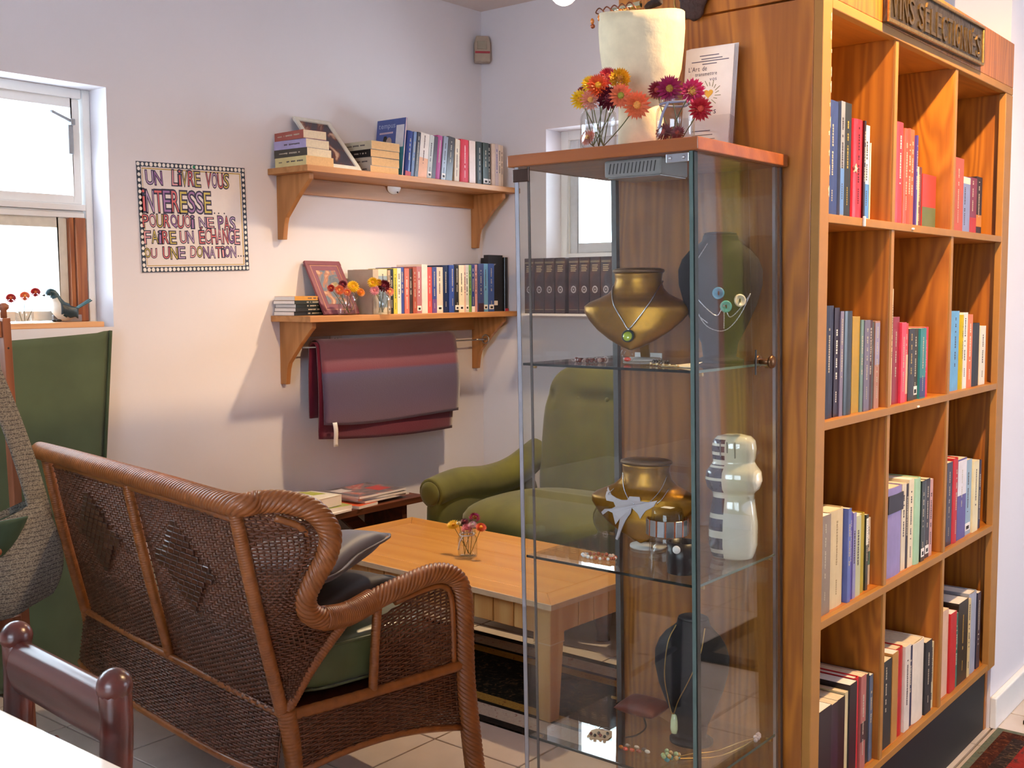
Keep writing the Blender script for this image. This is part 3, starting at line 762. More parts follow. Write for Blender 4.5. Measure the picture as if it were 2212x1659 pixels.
b = MB(); b.box(-.0105, -.0015, .0215, .1785, .0215, .0245); b.box(-.0105, -.0015, .0215, .1785, .2375, .2405); b.box(-.0105, -.0015, .0215, .0245, .0245, .2375); b.box(-.0105, -.0015, .1755, .1785, .0245, .2375)
b.build('gilt_line', mat('rose gilt', '#c08a76', .4), o)
MB().box(-.008, -.003, .02, .18, .02, .242).build('mount', mat('mauve mount', '#7d4a5a', .7), o)
MB().box(-.006, -.0022, .045, .155, .05, .215).build('picture', artmat('soft portrait', [(.3, '#4e5868'), (.48, '#6a7484'), (.56, '#a06a54'), (.72, '#c8a48c')], 9), o)

# --- lower shelf rows
LZ = 1.27
for i, (t, c, d) in enumerate(((.0165, '#22262a', 'black slim'), (.0155, '#20262a', 'black slim'), (.0155, '#232a2c', 'black slim'), (.015, '#2a3230', 'black slim'), (.018, '#c8923c', 'amber slim'))):
    flat_book('%s paperback lying %s in the low stack on lower wall shelf' % (d, ('at the bottom', 'second from bottom', 'third from bottom', 'fourth from bottom', 'on top')[i]), 'slim paperbacks lying on the lower shelf', -3.685, -3.575 + .004 * (i % 2), 2.985 + .005 * (i % 3), 3.185 + .004 * (i % 2), LZ + .0004 + sum((.0165, .0155, .0155, .015, .018)[:i]), t, c, '+x', M_pagew, jit=.16, seed=840 + i)
row = [(.033, .195, '#b8a692', 'worn open beige', 'pb', {'title': 0}), (.055, .197, '#d6c8ac', 'cream with coloured stripes', 'pb', {'band': (.15, .85, '#8a9aa8')}), (.015, .193, '#b49a80', 'thin beige', 'pb', {'sticker': 1}), (.021, .198, '#20242a', 'black', 'pb', {}), (.023, .202, '#c2b93e', 'yellow green', 'pb', {'tcol': '#4a6a30'}),
 (.024, .203, '#dcd2cc', 'white with pink stripe', 'pb', {}), (.020, .207, '#3a4f96', 'blue', 'pb', {}), (.030, .202, '#c96a5c', 'salmon', 'pb', {'tcol': '#f0dcd0', 'sticker': 0}), (.021, .200, '#3a2a26', 'dark brown', 'pb', {}), (.026, .208, '#a0503f', 'rust', 'pb', {}),
 (.033, .212, '#a86a70', 'dusty rose white-lettered', 'pb', {'tcol': '#efe4dc', 'sticker': 1}), (.038, .222, '#e0cfc6', 'tall pale pink', 'pb', {'title': 0}), (.031, .210, '#c8504a', 'red orange', 'pb', {}), (.031, .210, '#3a4a8a', 'blue and purple', 'pb', {'band': (.0, .3, '#6a4a86')}), (.043, .211, '#d8c6b4', 'cream', 'pb', {'sticker': 1}),
 (.045, .221, '#1c2a4c', 'navy', 'hc', {}), (.035, .222, '#2c4a96', 'royal blue', 'hc', {}), (.030, .222, '#181c26', 'blue black', 'hc', {'sticker': 1}), (.036, .223, '#e2d8b8', 'ivory black-lettered', 'pb', {'tcol': '#28242a', 'sticker': 1}), (.014, .223, '#d4b0a0', 'thin blush', 'pb', {}),
 (.025, .225, '#c8c8c0', 'pale grey stickered', 'pb', {'sticker': 1}), (.020, .225, '#74a04a', 'grass green', 'pb', {}), (.024, .226, '#35407c', 'indigo white-based', 'pb', {'band': (0, .12, '#e4e0dc')}), (.020, .227, '#c89490', 'dusty pink', 'pb', {}), (.043, .232, '#3d4878', 'blue violet red-based', 'pb', {'band': (0, .18, '#3a2430')}),
 (.034, .233, '#6a9ec0', 'sky blue', 'pb', {'sticker': 1}), (.043, .234, '#3a5490', 'denim blue', 'pb', {'sticker': 1})]
y = 3.366
for i, (wd, h, c, desc, kind, kw) in enumerate(row):
    make_book('%s book, %s from left in lower wall shelf row' % (desc, ORD[i]), 'books on the lower wall shelf', (-3.50 + random.uniform(-.004, .004), y, LZ), (0, 0, 0), h=h, wd=wd - .0006, dp=.16, col=c, kind=kind, seed=900 + i, **kw)
    y += wd
    if i in (2,): y += .001
print('lower row ends', y)
o = make_book('tall black cover-out book with barcode at end of lower wall shelf', 'books on the lower wall shelf', (-3.53, y + .112, LZ), (0, 0, radians(90)), h=.278, wd=.03, dp=.11, col='#1d2026', kind='pb', seed=990, title=0)
MB().box(-.07, -.028, .0285, .0306, .03, .052).build('barcode', M_pagew, o)
MB().prism([(-.002, .235), (-.002, .2), (-.06, .235)], .0285, .0304, 'y').build('cover_shape', mat('grey cover shape', '#8a8a8e', .5), o)
# spine toward -y, cover facing +x: local x -> -y, y -> +x
o.rotation_euler = (0, 0, radians(-90)); o.location = (-3.565, y + .001, LZ)
make_book('thin black book with red corners, last on the lower wall shelf', 'books on the lower wall shelf', (-3.52, y + .113, LZ), (0, 0, 0), h=.268, wd=.026, dp=.16, col='#16161a', kind='hc', seed=991, title=0, band=(.0, .05, '#b02834'))

# ---------------------------------------------------------------- row of eight encyclopedia volumes under the back window
ld = MB().box(-3.34, -2.55, 4.17, 4.329, 1.252, 1.262).build('wall_ledge', M_wall)
tag(ld, 'thin white ledge under the small window carrying matching volumes', 'shelf')
M_set = artmat('urn picture spines', [(.34, '#1d1a2a'), (.5, '#2a2230'), (.6, '#52302a'), (.74, '#86562c')], 6, 1.5)
M_setp = mat('volume gold print', '#b8a888', .4, .4)
for i in range(8):
    xx = -3.315 + i * .0605 + (.004 if i > 2 else 0) + (.016 if i > 3 else 0)
    wd = .056
    o = thing('encyclopedia_volume', 'dark matching volume with urn picture, %s from left under back window' % ORD[i], 'book', (xx, 4.19, 1.2622), group='matching volumes under the back window', rot=(0, 0, radians(-90)))
    c = MB(); c.box(-.12, 0, 0, .002, 0, .262); c.box(-.12, 0, wd - .002, wd, 0, .262); c.box(-.002, 0, .002, wd - .002, 0, .262)
    c.build('cover', M_set, o, bev=.001, seg=1)
    MB().box(-.118, -.002, .0022, wd - .0022, .003, .259).build('page_block', M_page, o)
    q = MB(); q.box(-.001, .0006, .003, wd - .003, .238, .240); q.box(-.001, .0006, .003, wd - .003, .243, .2445); q.box(-.001, .0006, .003, wd - .003, .018, .0195)
    for k, z in enumerate((.222, .213, .205, .197)): q.box(-.001, .0006, .012, wd - (.016 if k % 2 else .012), z, z + .004)
    q.build('title', M_setp, o)
    q = MB()
    for k in range(12):
        a = k * pi / 6; q.box(-.001, .0006, wd / 2 + .012 * cos(a) - .003, wd / 2 + .012 * cos(a) + .003, .113 + .014 * sin(a) - .003, .113 + .014 * sin(a) + .003)
    q.box(-.001, .0006, wd / 2 - .003, wd / 2 + .003, .109, .117)
    q.build('seal', mat('pale seal print', '#a8a2ac', .5), o)

# ================================================================ POSTER
ps = thing('poster', 'hand-lettered French poster with dotted border beside the window', 'poster', (XA + .001, 2.362, 1.443), rot=(radians(1.7), 0, 0))
PW, PH = .494, .412
MB().box(0, .003, 0, PW, 0, PH).build('board', mat('poster card', '#ded6d4', .7, var=.02), ps)
def pf(x, y, d): return (d, x, y)
bw = .019
b = MB()
for (a0, a1, c0, c1) in ((0, PW, 0, bw), (0, PW, PH - bw, PH), (0, bw, bw, PH - bw), (PW - bw, PW, bw, PH - bw)): b.box(.0028, .0034, a0, a1, c0, c1)
b.build('border', mat('dark blue marker', '#2c3a4e', .6), ps)
b = MB()
def dot(cx, cy, r): b.prism([(cx + r * cos(k * pi / 5) * random.uniform(.9, 1.05), cy + r * 1.05 * sin(k * pi / 5)) for k in range(10)], .003, .0038, 'x')
for i in range(27):
    dot(.008 + i * (PW - .016) / 26, PH - bw / 2, random.uniform(.0062, .0078)); dot(.012 + i * (PW - .02) / 26, bw / 2, random.uniform(.0062, .0078))
for i in range(1, 19):
    dot(bw / 2, .006 + i * (PH - .012) / 19, .0066); dot(PW - bw / 2, .006 + i * (PH - .012) / 19, .0062)
b.build('border_dots', mat('white dots', '#e6e2de', .6), ps)
b = MB(); b.ball((.004, PW * .51, PH - bw / 2), .006, 8, 5); b.build('push_pin', mat('green pin', '#1f8a6a', .3), ps)
b = MB()
i0 = bw + .004
for (a0, a1, c0, c1) in ((i0, PW - i0, PH - i0 - .004, PH - i0), (i0, PW - i0, i0, i0 + .003), (i0, i0 + .002, i0, PH - i0), (PW - i0 - .004, PW - i0, i0, PH - i0)): b.box(.0028, .0033, a0, a1, c0, c1)
b.build('inner_line', mat('ochre line', '#b89a4a', .6), ps)
def fx(zx): return (zx - 128) / (1512 - 128) * PW
def fy(zy): return PH - (zy - 150) / (1530 - 150) * PH
words = [('UN', 228, 438, 262, 432), ('LiVRE', 548, 915, 235, 430), ('VOUS', 978, 1292, 245, 440), ('iNTERESSE', 172, 1042, 500, 775), ('POURQUOi', 158, 802, 805, 968), ('NE', 862, 1062, 830, 962), ('PAS', 1112, 1352, 808, 985),
         ('FAiRE', 168, 568, 1008, 1168), ('UN', 608, 792, 1010, 1160), ('\u00c9CHANGE', 852, 1402, 975, 1170), ('OU', 165, 322, 1228, 1345), ('UNE', 385, 672, 1215, 1362), ('DONATiON', 732, 1345, 1210, 1352)]
dk = MB(); fills = [MB() for _ in range(5)]
FC = ['#9a6ea4', '#dc9aa0', '#c4b45a', '#cc6468', '#b79cc4']
R = random.Random(4); ci = 0
for wd, x0, x1, y0, y1 in words:
    n = [(.45 if c == 'i' else 1) for c in wd]; tot = sum(n); x = x0
    for ch, k in zip(wd, n):
        sw = (x1 - x0) * k / tot
        a, c_ = fx(x + sw * .05), fx(x + sw * .93); jy = R.uniform(-6, 6)
        lo, hi = fy(y1 + jy), fy(y0 + jy)
        if ch == '\u00c9': hi += .006
        sk = R.uniform(-.06, .06)
        put_glyph(dk, G1[ch], G0[ch], a, c_, lo, hi, .0034, pf, 0, sk)
        ci = R.choice([q for q in range(5) if q != ci])
        cx, hw = (a + c_) / 2, (c_ - a) / 2
        put_glyph(fills[ci], G2[ch], G0[ch], a, c_, lo, hi, .0038, pf, 0, sk)
        x += sw
for xs, yy in (((1075, 1130, 1205), 768), ((1370, 1405, 1442), 1335)):
    for q in xs: dk.prism([(fx(q) + .0032 * cos(k * pi / 4), fy(yy) + .0032 * sin(k * pi / 4)) for k in range(8)], .003, .0036, 'x')
dk.build('letter_outlines', mat('violet ink', '#33304e', .6), ps, recalc=False)
for f_, c in zip(fills, FC): f_.build('letter_fill', mat('felt pen ' + c, c, .6), ps, recalc=False)

# ================================================================ BLANKET ON A ROD
rod = thing('towel_rod', 'thin steel rod strung between the lower shelf brackets', 'rod', (XA, 3.0, 1.13))
MB().tube([(.10, .045, .005), (.10, 1.215, -.002)], .0035, 8).build('bar', M_steel, rod)
b = MB(); b.tube([(.10 + .022 * cos(k * pi / 6), 1.232, .0 + .022 * sin(k * pi / 6)) for k in range(12)], .003, 6, closed=True); b.tube([(.10, 1.16, 0), (.10, 1.235, 0)], .005, 6)
b.build('ring_hook', M_steel, rod)
bl = thing('blanket', 'folded purple and burgundy striped wool blanket hanging under the lower shelf', 'blanket', (XA + .10, 3.10, 1.13))
M_bl1 = bands('wool outer', [(0, '#6a5060'), (.25, '#5c4a60'), (.55, '#51465c'), (.66, '#4c4664'), (.70, '#6a3444'), (.8, '#6e4250'), (1, '#6a4652')], 2, -.33, .01, .03)
M_bl2 = bands('wool lining', [(0, '#5a1226'), (1, '#6a1a2e')], 2, -.4, 0, .02)
def drape(front, back, ro, yl, yr, wob, skew):
    def f(u, v):
        y = yl + (yr - yl) * u
        # v: 0 at the front hem, over the rod, to the back hem
        Lf, Lb = front(u), back(u); A = pi * ro
        s_ = v * (Lf + Lb + A)
        top = -.012 * sin(pi * u) * .6 + .012 * u
        if s_ < Lf:
            d = Lf - s_
            x = ro + .012 * sin(pi * min(1, d / .35)) + wob * sin(7 * u + 5 * d) * d
            z = -d
        elif s_ < Lf + A:
            a = (s_ - Lf) / ro; x = ro * cos(a); z = ro * sin(a)
        else:
            d = s_ - Lf - A
            x = -ro - .004 * sin(5 * u) * d; z = -d
        return Vector((x, y + skew * max(0, -z) + .004 * sin(9 * z + 3 * u), z + top))
    return f
MB().grid(drape(lambda u: .325 + .028 * u + .008 * sin(5 * u), lambda u: .26, .036, .012, .865, .03, .02), 30, 46).build('outer_fold', M_bl1, bl, solid=.006)
MB().grid(drape(lambda u: .385 + .05 * u + .006 * sin(4 * u), lambda u: .30, .024, .004, .85, .02, -.01), 30, 46).build('inner_fold', M_bl2, bl, solid=.008)
MB().grid(lambda u, v: Vector((.058 + .004 * sin(5 * v), .055 + .024 * u + .008 * v, -.318 - .105 * v)), 2, 8).build('care_label', M_pagew, bl, solid=.001)

# ================================================================ SMALL WALL FITTINGS
o = thing('motion_detector', 'small beige motion detector with red stripe high in the corner', 'detector', (-3.668, 4.298, 2.505), rot=(0, radians(-4), radians(-45)))
MB().prism([(-.04, -.0), (.04, 0), (.04, .095), (.03, .128), (-.03, .128), (-.04, .095)], 0, .045, 'x').build('body', mat('aged beige plastic', '#a59483', .5), o, bev=.006)
MB().box(.044, .0475, -.037, .037, .04, .05).build('red_stripe', mat('red lens', '#a02c3c', .3), o)
MB().box(.044, .0485, -.026, .022, .06, .1).build('sensor_window', mat('sensor window', '#988f7e', .35), o, bev=.003)
o = thing('wall_outlet', 'white electrical outlet on the wall just above the blanket', 'outlet', (XA, 3.285, 1.085))
MB().box(0, .006, 0, .07, 0, .115).build('plate', mat('ivory plastic', '#ded6d2', .4), o, bev=.002)
b = MB(); b.box(.005, .0066, .025, .028, .07, .08); b.box(.005, .0066, .042, .045, .07, .08); b.box(.005, .0066, .033, .037, .06, .065)
b.build('slots', M_dark, o)
# ================================================================ WICKER SOFA
def rope(path, r, pitch=.0115, starts=8, n=12, amp=.07, step=.005):
    """a rail bound with cane: slanting strands (starts > 1) or close rings (starts = 1)"""
    P = cr(path, 10)
    tot = sum((P[i + 1] - P[i]).length for i in range(len(P) - 1))
    if starts > 1: n = starts * 5
    else: step = pitch / 5
    Q, L = resample(P, max(4, int(tot / step)))
    b = MB(); u = Vector((0, 0, 1)); m = len(Q); vs = []
    lobe = lambda ph: 1 - amp + amp * 1.3 * math.sqrt(max(0, 1 - (2 * ph - 1) ** 2))
    for i in range(m):
        t = (Q[min(m - 1, i + 1)] - Q[max(0, i - 1)]).normalized()
        if i == 0 and abs(u.dot(t)) > .9: u = Vector((1, 0, 0))
        u = (u - t * u.dot(t)).normalized(); q = t.cross(u); s_ = L * i / (m - 1)
        tw = 2 * pi * s_ / (starts * pitch) if starts > 1 else 0
        for k in range(n):
            a = 2 * pi * k / n - tw
            rr = r * (lobe((k % 5) / 5) if starts > 1 else lobe((s_ / pitch) % 1))
            vs.append(Q[i] + (u * cos(a) + q * sin(a)) * rr)
    fs = [(i * n + k, i * n + (k + 1) % n, (i + 1) * n + (k + 1) % n, (i + 1) * n + k) for i in range(m - 1) for k in range(n)]
    fs += [tuple(range(n))[::-1], tuple((m - 1) * n + k for k in range(n))]
    b.add(vs, fs, 0, True)
    return b
def weave(surf, stakes, rows, r1=.0026, r2=.0033, amp=.0032, dense=None, open_rows=None):
    """stakes along v, strands along u passing in front and behind by turns; surf(u,v)"""
    b = MB()
    def nrm(u, v):
        e = 1e-3
        a = surf(min(1, u + e), v) - surf(max(0, u - e), v); c = surf(u, min(1, v + e)) - surf(u, max(0, v - e))
        n_ = a.cross(c)
        return n_.normalized() if n_.length > 0 else Vector((0, 1, 0))
    for i in range(stakes + 1):
        u = i / stakes
        b.tube([surf(u, j / 10) for j in range(11)], r1, 4, cap=False)
    v = .5 / rows; j = 0
    vv = []
    if dense:
        while v < 1:
            vv.append(v); v += dense(v) / rows
    else:
        vv = [(j + .5) / rows for j in range(rows)]
    for j, v in enumerate(vv):
        pts = []
        for k in range(stakes * 2 + 1):
            u = k / (2 * stakes); n_ = nrm(u, v)
            off = (0 if k % 2 else (1 if ((k // 2) + j) % 2 else -1)) * amp
            pts.append(surf(u, v) + n_ * off)
        b.tube(pts, r2, 4, cap=False, sm=True)
    return b
SF = thing('wicker_sofa', 'brown wicker loveseat with rolled arms seen from behind', 'sofa', (-2.68, 1.63, 0), rz=radians(-8.6))
side = [(.60, .005, .878), (.63, .06, .88), (.66, .116, .876), (.69, .171, .851), (.70, .205, .798), (.69, .201, .741), (.67, .181, .691), (.65, .166, .639), (.64, .184, .594), (.63, .243, .568), (.62, .345, .575), (.62, .461, .601), (.62, .584, .618), (.62, .655, .59), (.62, .679, .522), (.62, .682, .392), (.63, .681, .265), (.65, .699, .008)]
mir = lambda L: [(-x, y, z) for x, y, z in L]
far = [(-.625, .006, .876), (-.65, .06, .855), (-.665, .116, .825), (-.69, .165, .80), (-.70, .19, .76)] + mir(side)[5:]
rope(far[::-1] + [(-.3, -.006, .883), (0, -.009, .884), (.3, -.006, .883)] + side, .0275, .013, 9, amp=.10).build('rail', M_rattanl, SF)
# inner bead that follows the rail
for sgn in (1, -1):
    inn = [(.655, .085, .843), (.672, .135, .82), (.672, .163, .79), (.665, .16, .745), (.645, .14, .69), (.628, .128, .64), (.615, .145, .585), (.61, .215, .535)]
    P = [(sgn * x, y, z) for x, y, z in inn]
    MB().tube(cr(P, 5), .009, 8).build('bead', M_rattanl, SF)
    inn = [(.62, .45, .565), (.62, .56, .582), (.62, .615, .575), (.62, .638, .535), (.62, .643, .45), (.62, .644, .36)]
    MB().tube(cr([(sgn * x, y, z) for x, y, z in inn], 5), .009, 8).build('bead', M_rattanl, SF)
    # wrapped joint between wing and arm
    rope([(sgn * .632, .225, .571), (sgn * .625, .3, .566), (sgn * .62, .38, .584)], .031, .006, 1, 14, .05).build('arm_binding', M_rattanl, SF)
    rope([(sgn * .62, .395, .56), (sgn * .62, .385, .45), (sgn * .62, .377, .345)], .0125, .007, 1, 10, .06).build('arm_post', M_rattanl, SF)
    rope([(sgn * .625, .285, .545), (sgn * .618, .2, .455), (sgn * .612, .13, .36)], .0155, .007, 1, 10, .06).build('brace', M_rattanl, SF)
    rope([(sgn * .612, .13, .36), (sgn * .612, .15, .2), (sgn * .605, .16, .006)], .0235, .009, 1, 12, .05).build('back_leg', M_rattanl, SF)
MB().tube(cr([(-.56, .028, .835), (0, .018, .842), (.56, .028, .835)], 6), .009, 8).build('bead', M_rattanl, SF)
for x in (-.6, 0, .6):
    rope([(x, .012, .865), (x * 1.01, .06, .62), (x * 1.015, .122, .35)], .0165 if x else .0145, .0065, 1, 12, .05).build('back_post', M_rattanl, SF)
yb = lambda z: .012 + .115 * (.88 - z) / .53
def backs(x0, x1):
    return lambda u, v: Vector((x0 + (x1 - x0) * u, yb(.35 + .485 * v) + .006 - .012 * sin(pi * u), .35 + .485 * v))
dn = lambda v: .95 if v < .35 else 1.46
stuff_parts = []
for x0, x1 in ((-.575, -.016), (.016, .575)):
    weave(backs(x0, x1), 34, 78, dense=dn).build('back_weave', M_rattan, SF, recalc=False)
# diamond of flat cane worked into each back panel
for cx in (-.30, .26):
    d = MB()
    for i in range(-9, 10):
        for j in range(-7, 8):
            if abs(i) / 9.5 + abs(j) / 7.5 > 1: continue
            x = cx + i * .0165; z = .665 + j * .0165
            if (i + j) % 2: d.obox((x, yb(z) - .0135, z), (.030, .004, .0125))
            else: d.obox((x, yb(z) - .0075, z), (.031, .004, .0105))
    d.build('diamond_weave', mat('dark flat cane', '#4c2613', .38, var=.3, coat=.2), SF, bev=.0012, seg=1)
wr = [(.354, .127, .612), (.45, .205, .618), (.53, .272, .624), (.575, .225, .632), (.6, .172, .638), (.64, .152, .648), (.69, .165, .666), (.74, .188, .684), (.80, .19, .69), (.845, .155, .682), (.868, .11, .662)]
def wedge(z):
    for a, c in zip(wr, wr[1:]):
        if z <= c[0]: t = (z - a[0]) / (c[0] - a[0]); return a[1] + (c[1] - a[1]) * t, a[2] + (c[2] - a[2]) * t
    return wr[-1][1:]
def wing(sgn):
    def f(u, v):
        z = .36 + .5 * v; y1, x1 = wedge(z); y0 = yb(z) + .01
        return Vector((sgn * (.607 + (x1 - .607) * u + .012 * sin(pi * u)), y0 + (y1 - y0) * u, z))
    return f
atop = lambda y: .53 + .05 * sin(min(1, max(0, (y - .385) / .25)) * pi / 2)
def arm(sgn): return lambda u, v: Vector((sgn * .62, .385 + .275 * u, .345 + (atop(.385 + .275 * u) - .345) * v))
def skirt_s(sgn): return lambda u, v: Vector((sgn * (.63 - .012 * v), .15 + .52 * u, .205 - .03 * u + .03 * sin(pi * u) + (.14 + .03 * u - .03 * sin(pi * u)) * v))
def skirt_b(u, v): return Vector((-.61 + 1.22 * u, .06 + .062 * v + .04 * (2 * u - 1) ** 4 * (1 - v), .185 + .015 * u + .16 * v))
def skirt_f(u, v): return Vector((-.61 + 1.22 * u, .685 - .01 * v, .2 + .03 * sin(pi * u) + (.145 - .03 * sin(pi * u)) * v))
for sgn in (1, -1):
    weave(wing(sgn), 12, 84, dense=lambda v: 1.02 if v < .55 else 1.35).build('wing_weave', M_rattan, SF, recalc=False)
    weave(arm(sgn), 14, 34, dense=lambda v: 1.02 if v < .55 else 1.35).build('arm_weave', M_rattan, SF, recalc=False)
    weave(skirt_s(sgn), 26, 24).build('skirt_weave', M_rattan, SF, recalc=False)
    MB().tube([skirt_s(sgn)(k / 12, 0) for k in range(13)], .009, 8).build('skirt_rail', M_rattanl, SF)
weave(skirt_b, 66, 26, dense=lambda v: .95).build('skirt_weave', M_rattan, SF, recalc=False)
weave(skirt_f, 60, 22).build('skirt_weave', M_rattan, SF, recalc=False)
MB().tube([skirt_b(k / 20, 0) for k in range(21)], .010, 8).build('skirt_rail', M_rattanl, SF)
MB().tube([skirt_f(k / 20, 0) for k in range(21)], .010, 8).build('skirt_rail', M_rattanl, SF)
for sgn in (1, -1):
    rope([(sgn * .612, .14, .345), (sgn * .62, .4, .345), (sgn * .625, .67, .35)], .0145, .03, 1, 10, .07).build('seat_rail', M_rattanl, SF)
rope([(-.6, .126, .345), (0, .122, .345), (.6, .126, .345)], .011, .007, 1, 10, .06).build('seat_rail', M_rattanl, SF)
rope([(-.61, .675, .35), (.61, .675, .35)], .0145, .012, 1, 10, .06).build('seat_rail', M_rattanl, SF)
MB().box(-.59, .59, .14, .66, .325, .343).build('seat_deck', M_rattan, SF)

def pillow(L, W, H, pinch=.35, nu=22, nv=18, wr=.0, ex=.42):
    def f(sg):
        def g(u, v):
            a, c = 2 * u - 1, 2 * v - 1
            e = max(0, (1 - abs(a) ** 2.6)) * max(0, (1 - abs(c) ** 2.6))
            k = 1 - pinch * .12 * (1 - abs(a) ** 2) * abs(c) ** 3
            k2 = 1 - pinch * .12 * (1 - abs(c) ** 2) * abs(a) ** 3
            z = sg * (H / 2) * e ** ex + wr * sin(9 * a + 4 * c) * e
            return Vector((a * L / 2 * k2, c * W / 2 * k, z))
        return g
    b = MB(); b.grid(f(1), nu, nv); b.grid(f(-1), nu, nv, flip=True)
    return b
def local(o, p): return o.matrix_world @ Vector(p)
SM = Matrix.Translation((-2.68, 1.63, 0)) @ Matrix.Rotation(radians(-8.6), 4, 'Z')
def cushion(label, p, size, rot, m, piping=True):
    o = thing('cushion', label, 'cushion', SM @ Vector(p), rot=Euler((rot[0], rot[1], rot[2] + radians(-8.6))))
    c = pillow(*size, wr=.003, ex=.26 if size[0] > 1 else .42).build('cover', m, o)
    if piping:
        L, W = size[0] / 2, size[1] / 2
        MB().tube(cr([(L, W, 0), (0, W * .965, 0), (-L, W, 0), (-L * .965, 0, 0), (-L, -W, 0), (0, -W * .965, 0), (L, -W, 0), (L * .965, 0, 0)], 5, True), .004, 6, closed=True).build('piping', m, o)
    return o
M_satin = mat('green satin', '#56603a', .32, var=.12, scale=14, bump=.15, sheen=.3)
def rbox(sx, sy, sz, n=4.0, nu=28, nv=16, c=(0, 0, 0), fn=None):
    def f(u, v):
        a = 2 * pi * u; t = -pi / 2 + pi * v
        ca, sa, ct, st = cos(a), sin(a), cos(t), sin(t)
        pw = lambda q: math.copysign(abs(q) ** (2 / n), q)
        p = Vector((c[0] + sx * pw(ca) * abs(ct) ** (2 / n), c[1] + sy * pw(sa) * abs(ct) ** (2 / n), c[2] + sz * pw(st)))
        return fn(p) if fn else p
    return MB().grid(f, nu, nv, closeu=True)
o = thing('cushion', 'green satin seat cushion on the wicker sofa', 'cushion', SM @ Vector((0, .395, .346)), rz=radians(-8.6))
rbox(.588, .25, .082, 5.5, 60, 24, c=(0, 0, .0825)).build('cover', M_satin, o)
for z in (.03, .135): MB().tube([Vector((.586 * math.copysign(abs(cos(a)) ** .36, cos(a)), .249 * math.copysign(abs(sin(a)) ** .36, sin(a)), z)) for a in [2 * pi * k / 60 for k in range(60)]], .0035, 6, closed=True).build('piping', M_satin, o)
cushion('dark brown cushion under the grey one on the wicker sofa', (.34, .33, .556), (.42, .34, .08), (radians(6), radians(-4), radians(14)), mat('dark brown cloth', '#2a1f1e', .6, sheen=.2))
cushion('grey mauve cushion lying on top inside the sofa arm', (.36, .32, .652), (.40, .32, .10), (radians(8), radians(-9), radians(24)), mat('grey mauve cloth', '#51464a', .5, sheen=.3))

# ================================================================ COFFEE TABLE
CT = thing('coffee_table', 'low honey-coloured wooden coffee table with planked apron', 'table', (-2.655, 3.025, 0), rz=radians(-2.3))
TL, TW, TH = 1.31, .655, .40
hw = TW / 2; hl = TL / 2; fb = .095
def top_piece(poly, name, m):
    MB().prism(poly, TH - .019, TH, 'z').build(name, m, CT, bev=.0012, seg=1)
M_birchy = wood('honey table wood across', '#c4853a', '#d1964a', 'y', 4, .32, .35, 5, .5)
g = .0006
top_piece([(-hl, -hw), (hl, -hw), (hl - fb, -hw + fb - g), (-hl + fb, -hw + fb - g)], 'top_border', M_birch)
top_piece([(-hl, hw), (-hl + fb, hw - fb + g), (hl - fb, hw - fb + g), (hl, hw)], 'top_border', M_birch)
top_piece([(-hl, -hw + g), (-hl + fb - g, -hw + fb), (-hl + fb - g, hw - fb), (-hl, hw - g)], 'top_border', M_birchy)
top_piece([(hl, -hw + g), (hl, hw - g), (hl - fb + g, hw - fb), (hl - fb + g, -hw + fb)], 'top_border', M_birchy)
ib = (TW - 2 * fb) / 3
for k in range(3):
    y0 = -hw + fb + k * ib
    top_piece([(-hl + fb, y0 + g / 2), (hl - fb, y0 + g / 2), (hl - fb, y0 + ib - g / 2), (-hl + fb, y0 + ib - g / 2)], 'top_board', M_birch)
b = MB(); e = .0025
for (x0, x1, y0, y1) in ((-hl - e, hl + e, -hw - e, -hw), (-hl - e, hl + e, hw, hw + e), (-hl - e, -hl, -hw, hw), (hl, hl + e, -hw, hw)): b.box(x0, x1, y0, y1, TH - .019, TH - .001)
b.build('top_edge', M_pale, CT)
for sy in (-1, 1):
    n = 13; wd = (TL - .17) / n
    for k in range(n):
        x = -hl + .085 + k * wd
        y = sy * (hw - .028)
        MB().box(x + .0018, x + wd - .0018, y - .008, y + .008, TH - .108, TH - .0195).build('apron_plank', M_birchv, CT, bev=.002, seg=1)
    MB().box(-hl + .085, hl - .085, sy * (hw - .046) - .006, sy * (hw - .046) + .006, TH - .1, TH - .0195).build('apron_rail', M_dark, CT)
for sx in (-1, 1):
    n = 6; wd = (TW - .17) / n
    for k in range(n):
        y = -hw + .085 + k * wd; x = sx * (hl - .028)
        MB().box(x - .008, x + .008, y + .0018, y + wd - .0018, TH - .108, TH - .0195).build('apron_plank', M_birchv, CT, bev=.002, seg=1)
    MB().box(sx * (hl - .046) - .006, sx * (hl - .046) + .006, -hw + .085, hw - .085, TH - .1, TH - .0195).build('apron_rail', M_dark, CT)
for sx in (-1, 1):
    for sy in (-1, 1):
        cx, cy = sx * (hl - .05), sy * (hw - .05)
        b = MB(); b.box(cx - .035, cx + .035, cy - .035, cy + .035, .262, TH - .0195)
        v = [(cx - .033, cy - .033, .262), (cx + .033, cy - .033, .262), (cx + .033, cy + .033, .262), (cx - .033, cy + .033, .262), (cx - .023, cy - .023, .009), (cx + .023, cy - .023, .009), (cx + .023, cy + .023, .009), (cx - .023, cy + .023, .009)]
        b.add(v, [(4, 5, 1, 0), (5, 6, 2, 1), (6, 7, 3, 2), (7, 4, 0, 3), (4, 7, 6, 5)])
        lg = b.build('leg', M_birchv, CT, bev=.002, seg=1)
        MB().box(cx - .0352, cx + .0352, cy - .0352, cy + .0352, .262, .2655).build('leg_line', M_pale, lg)

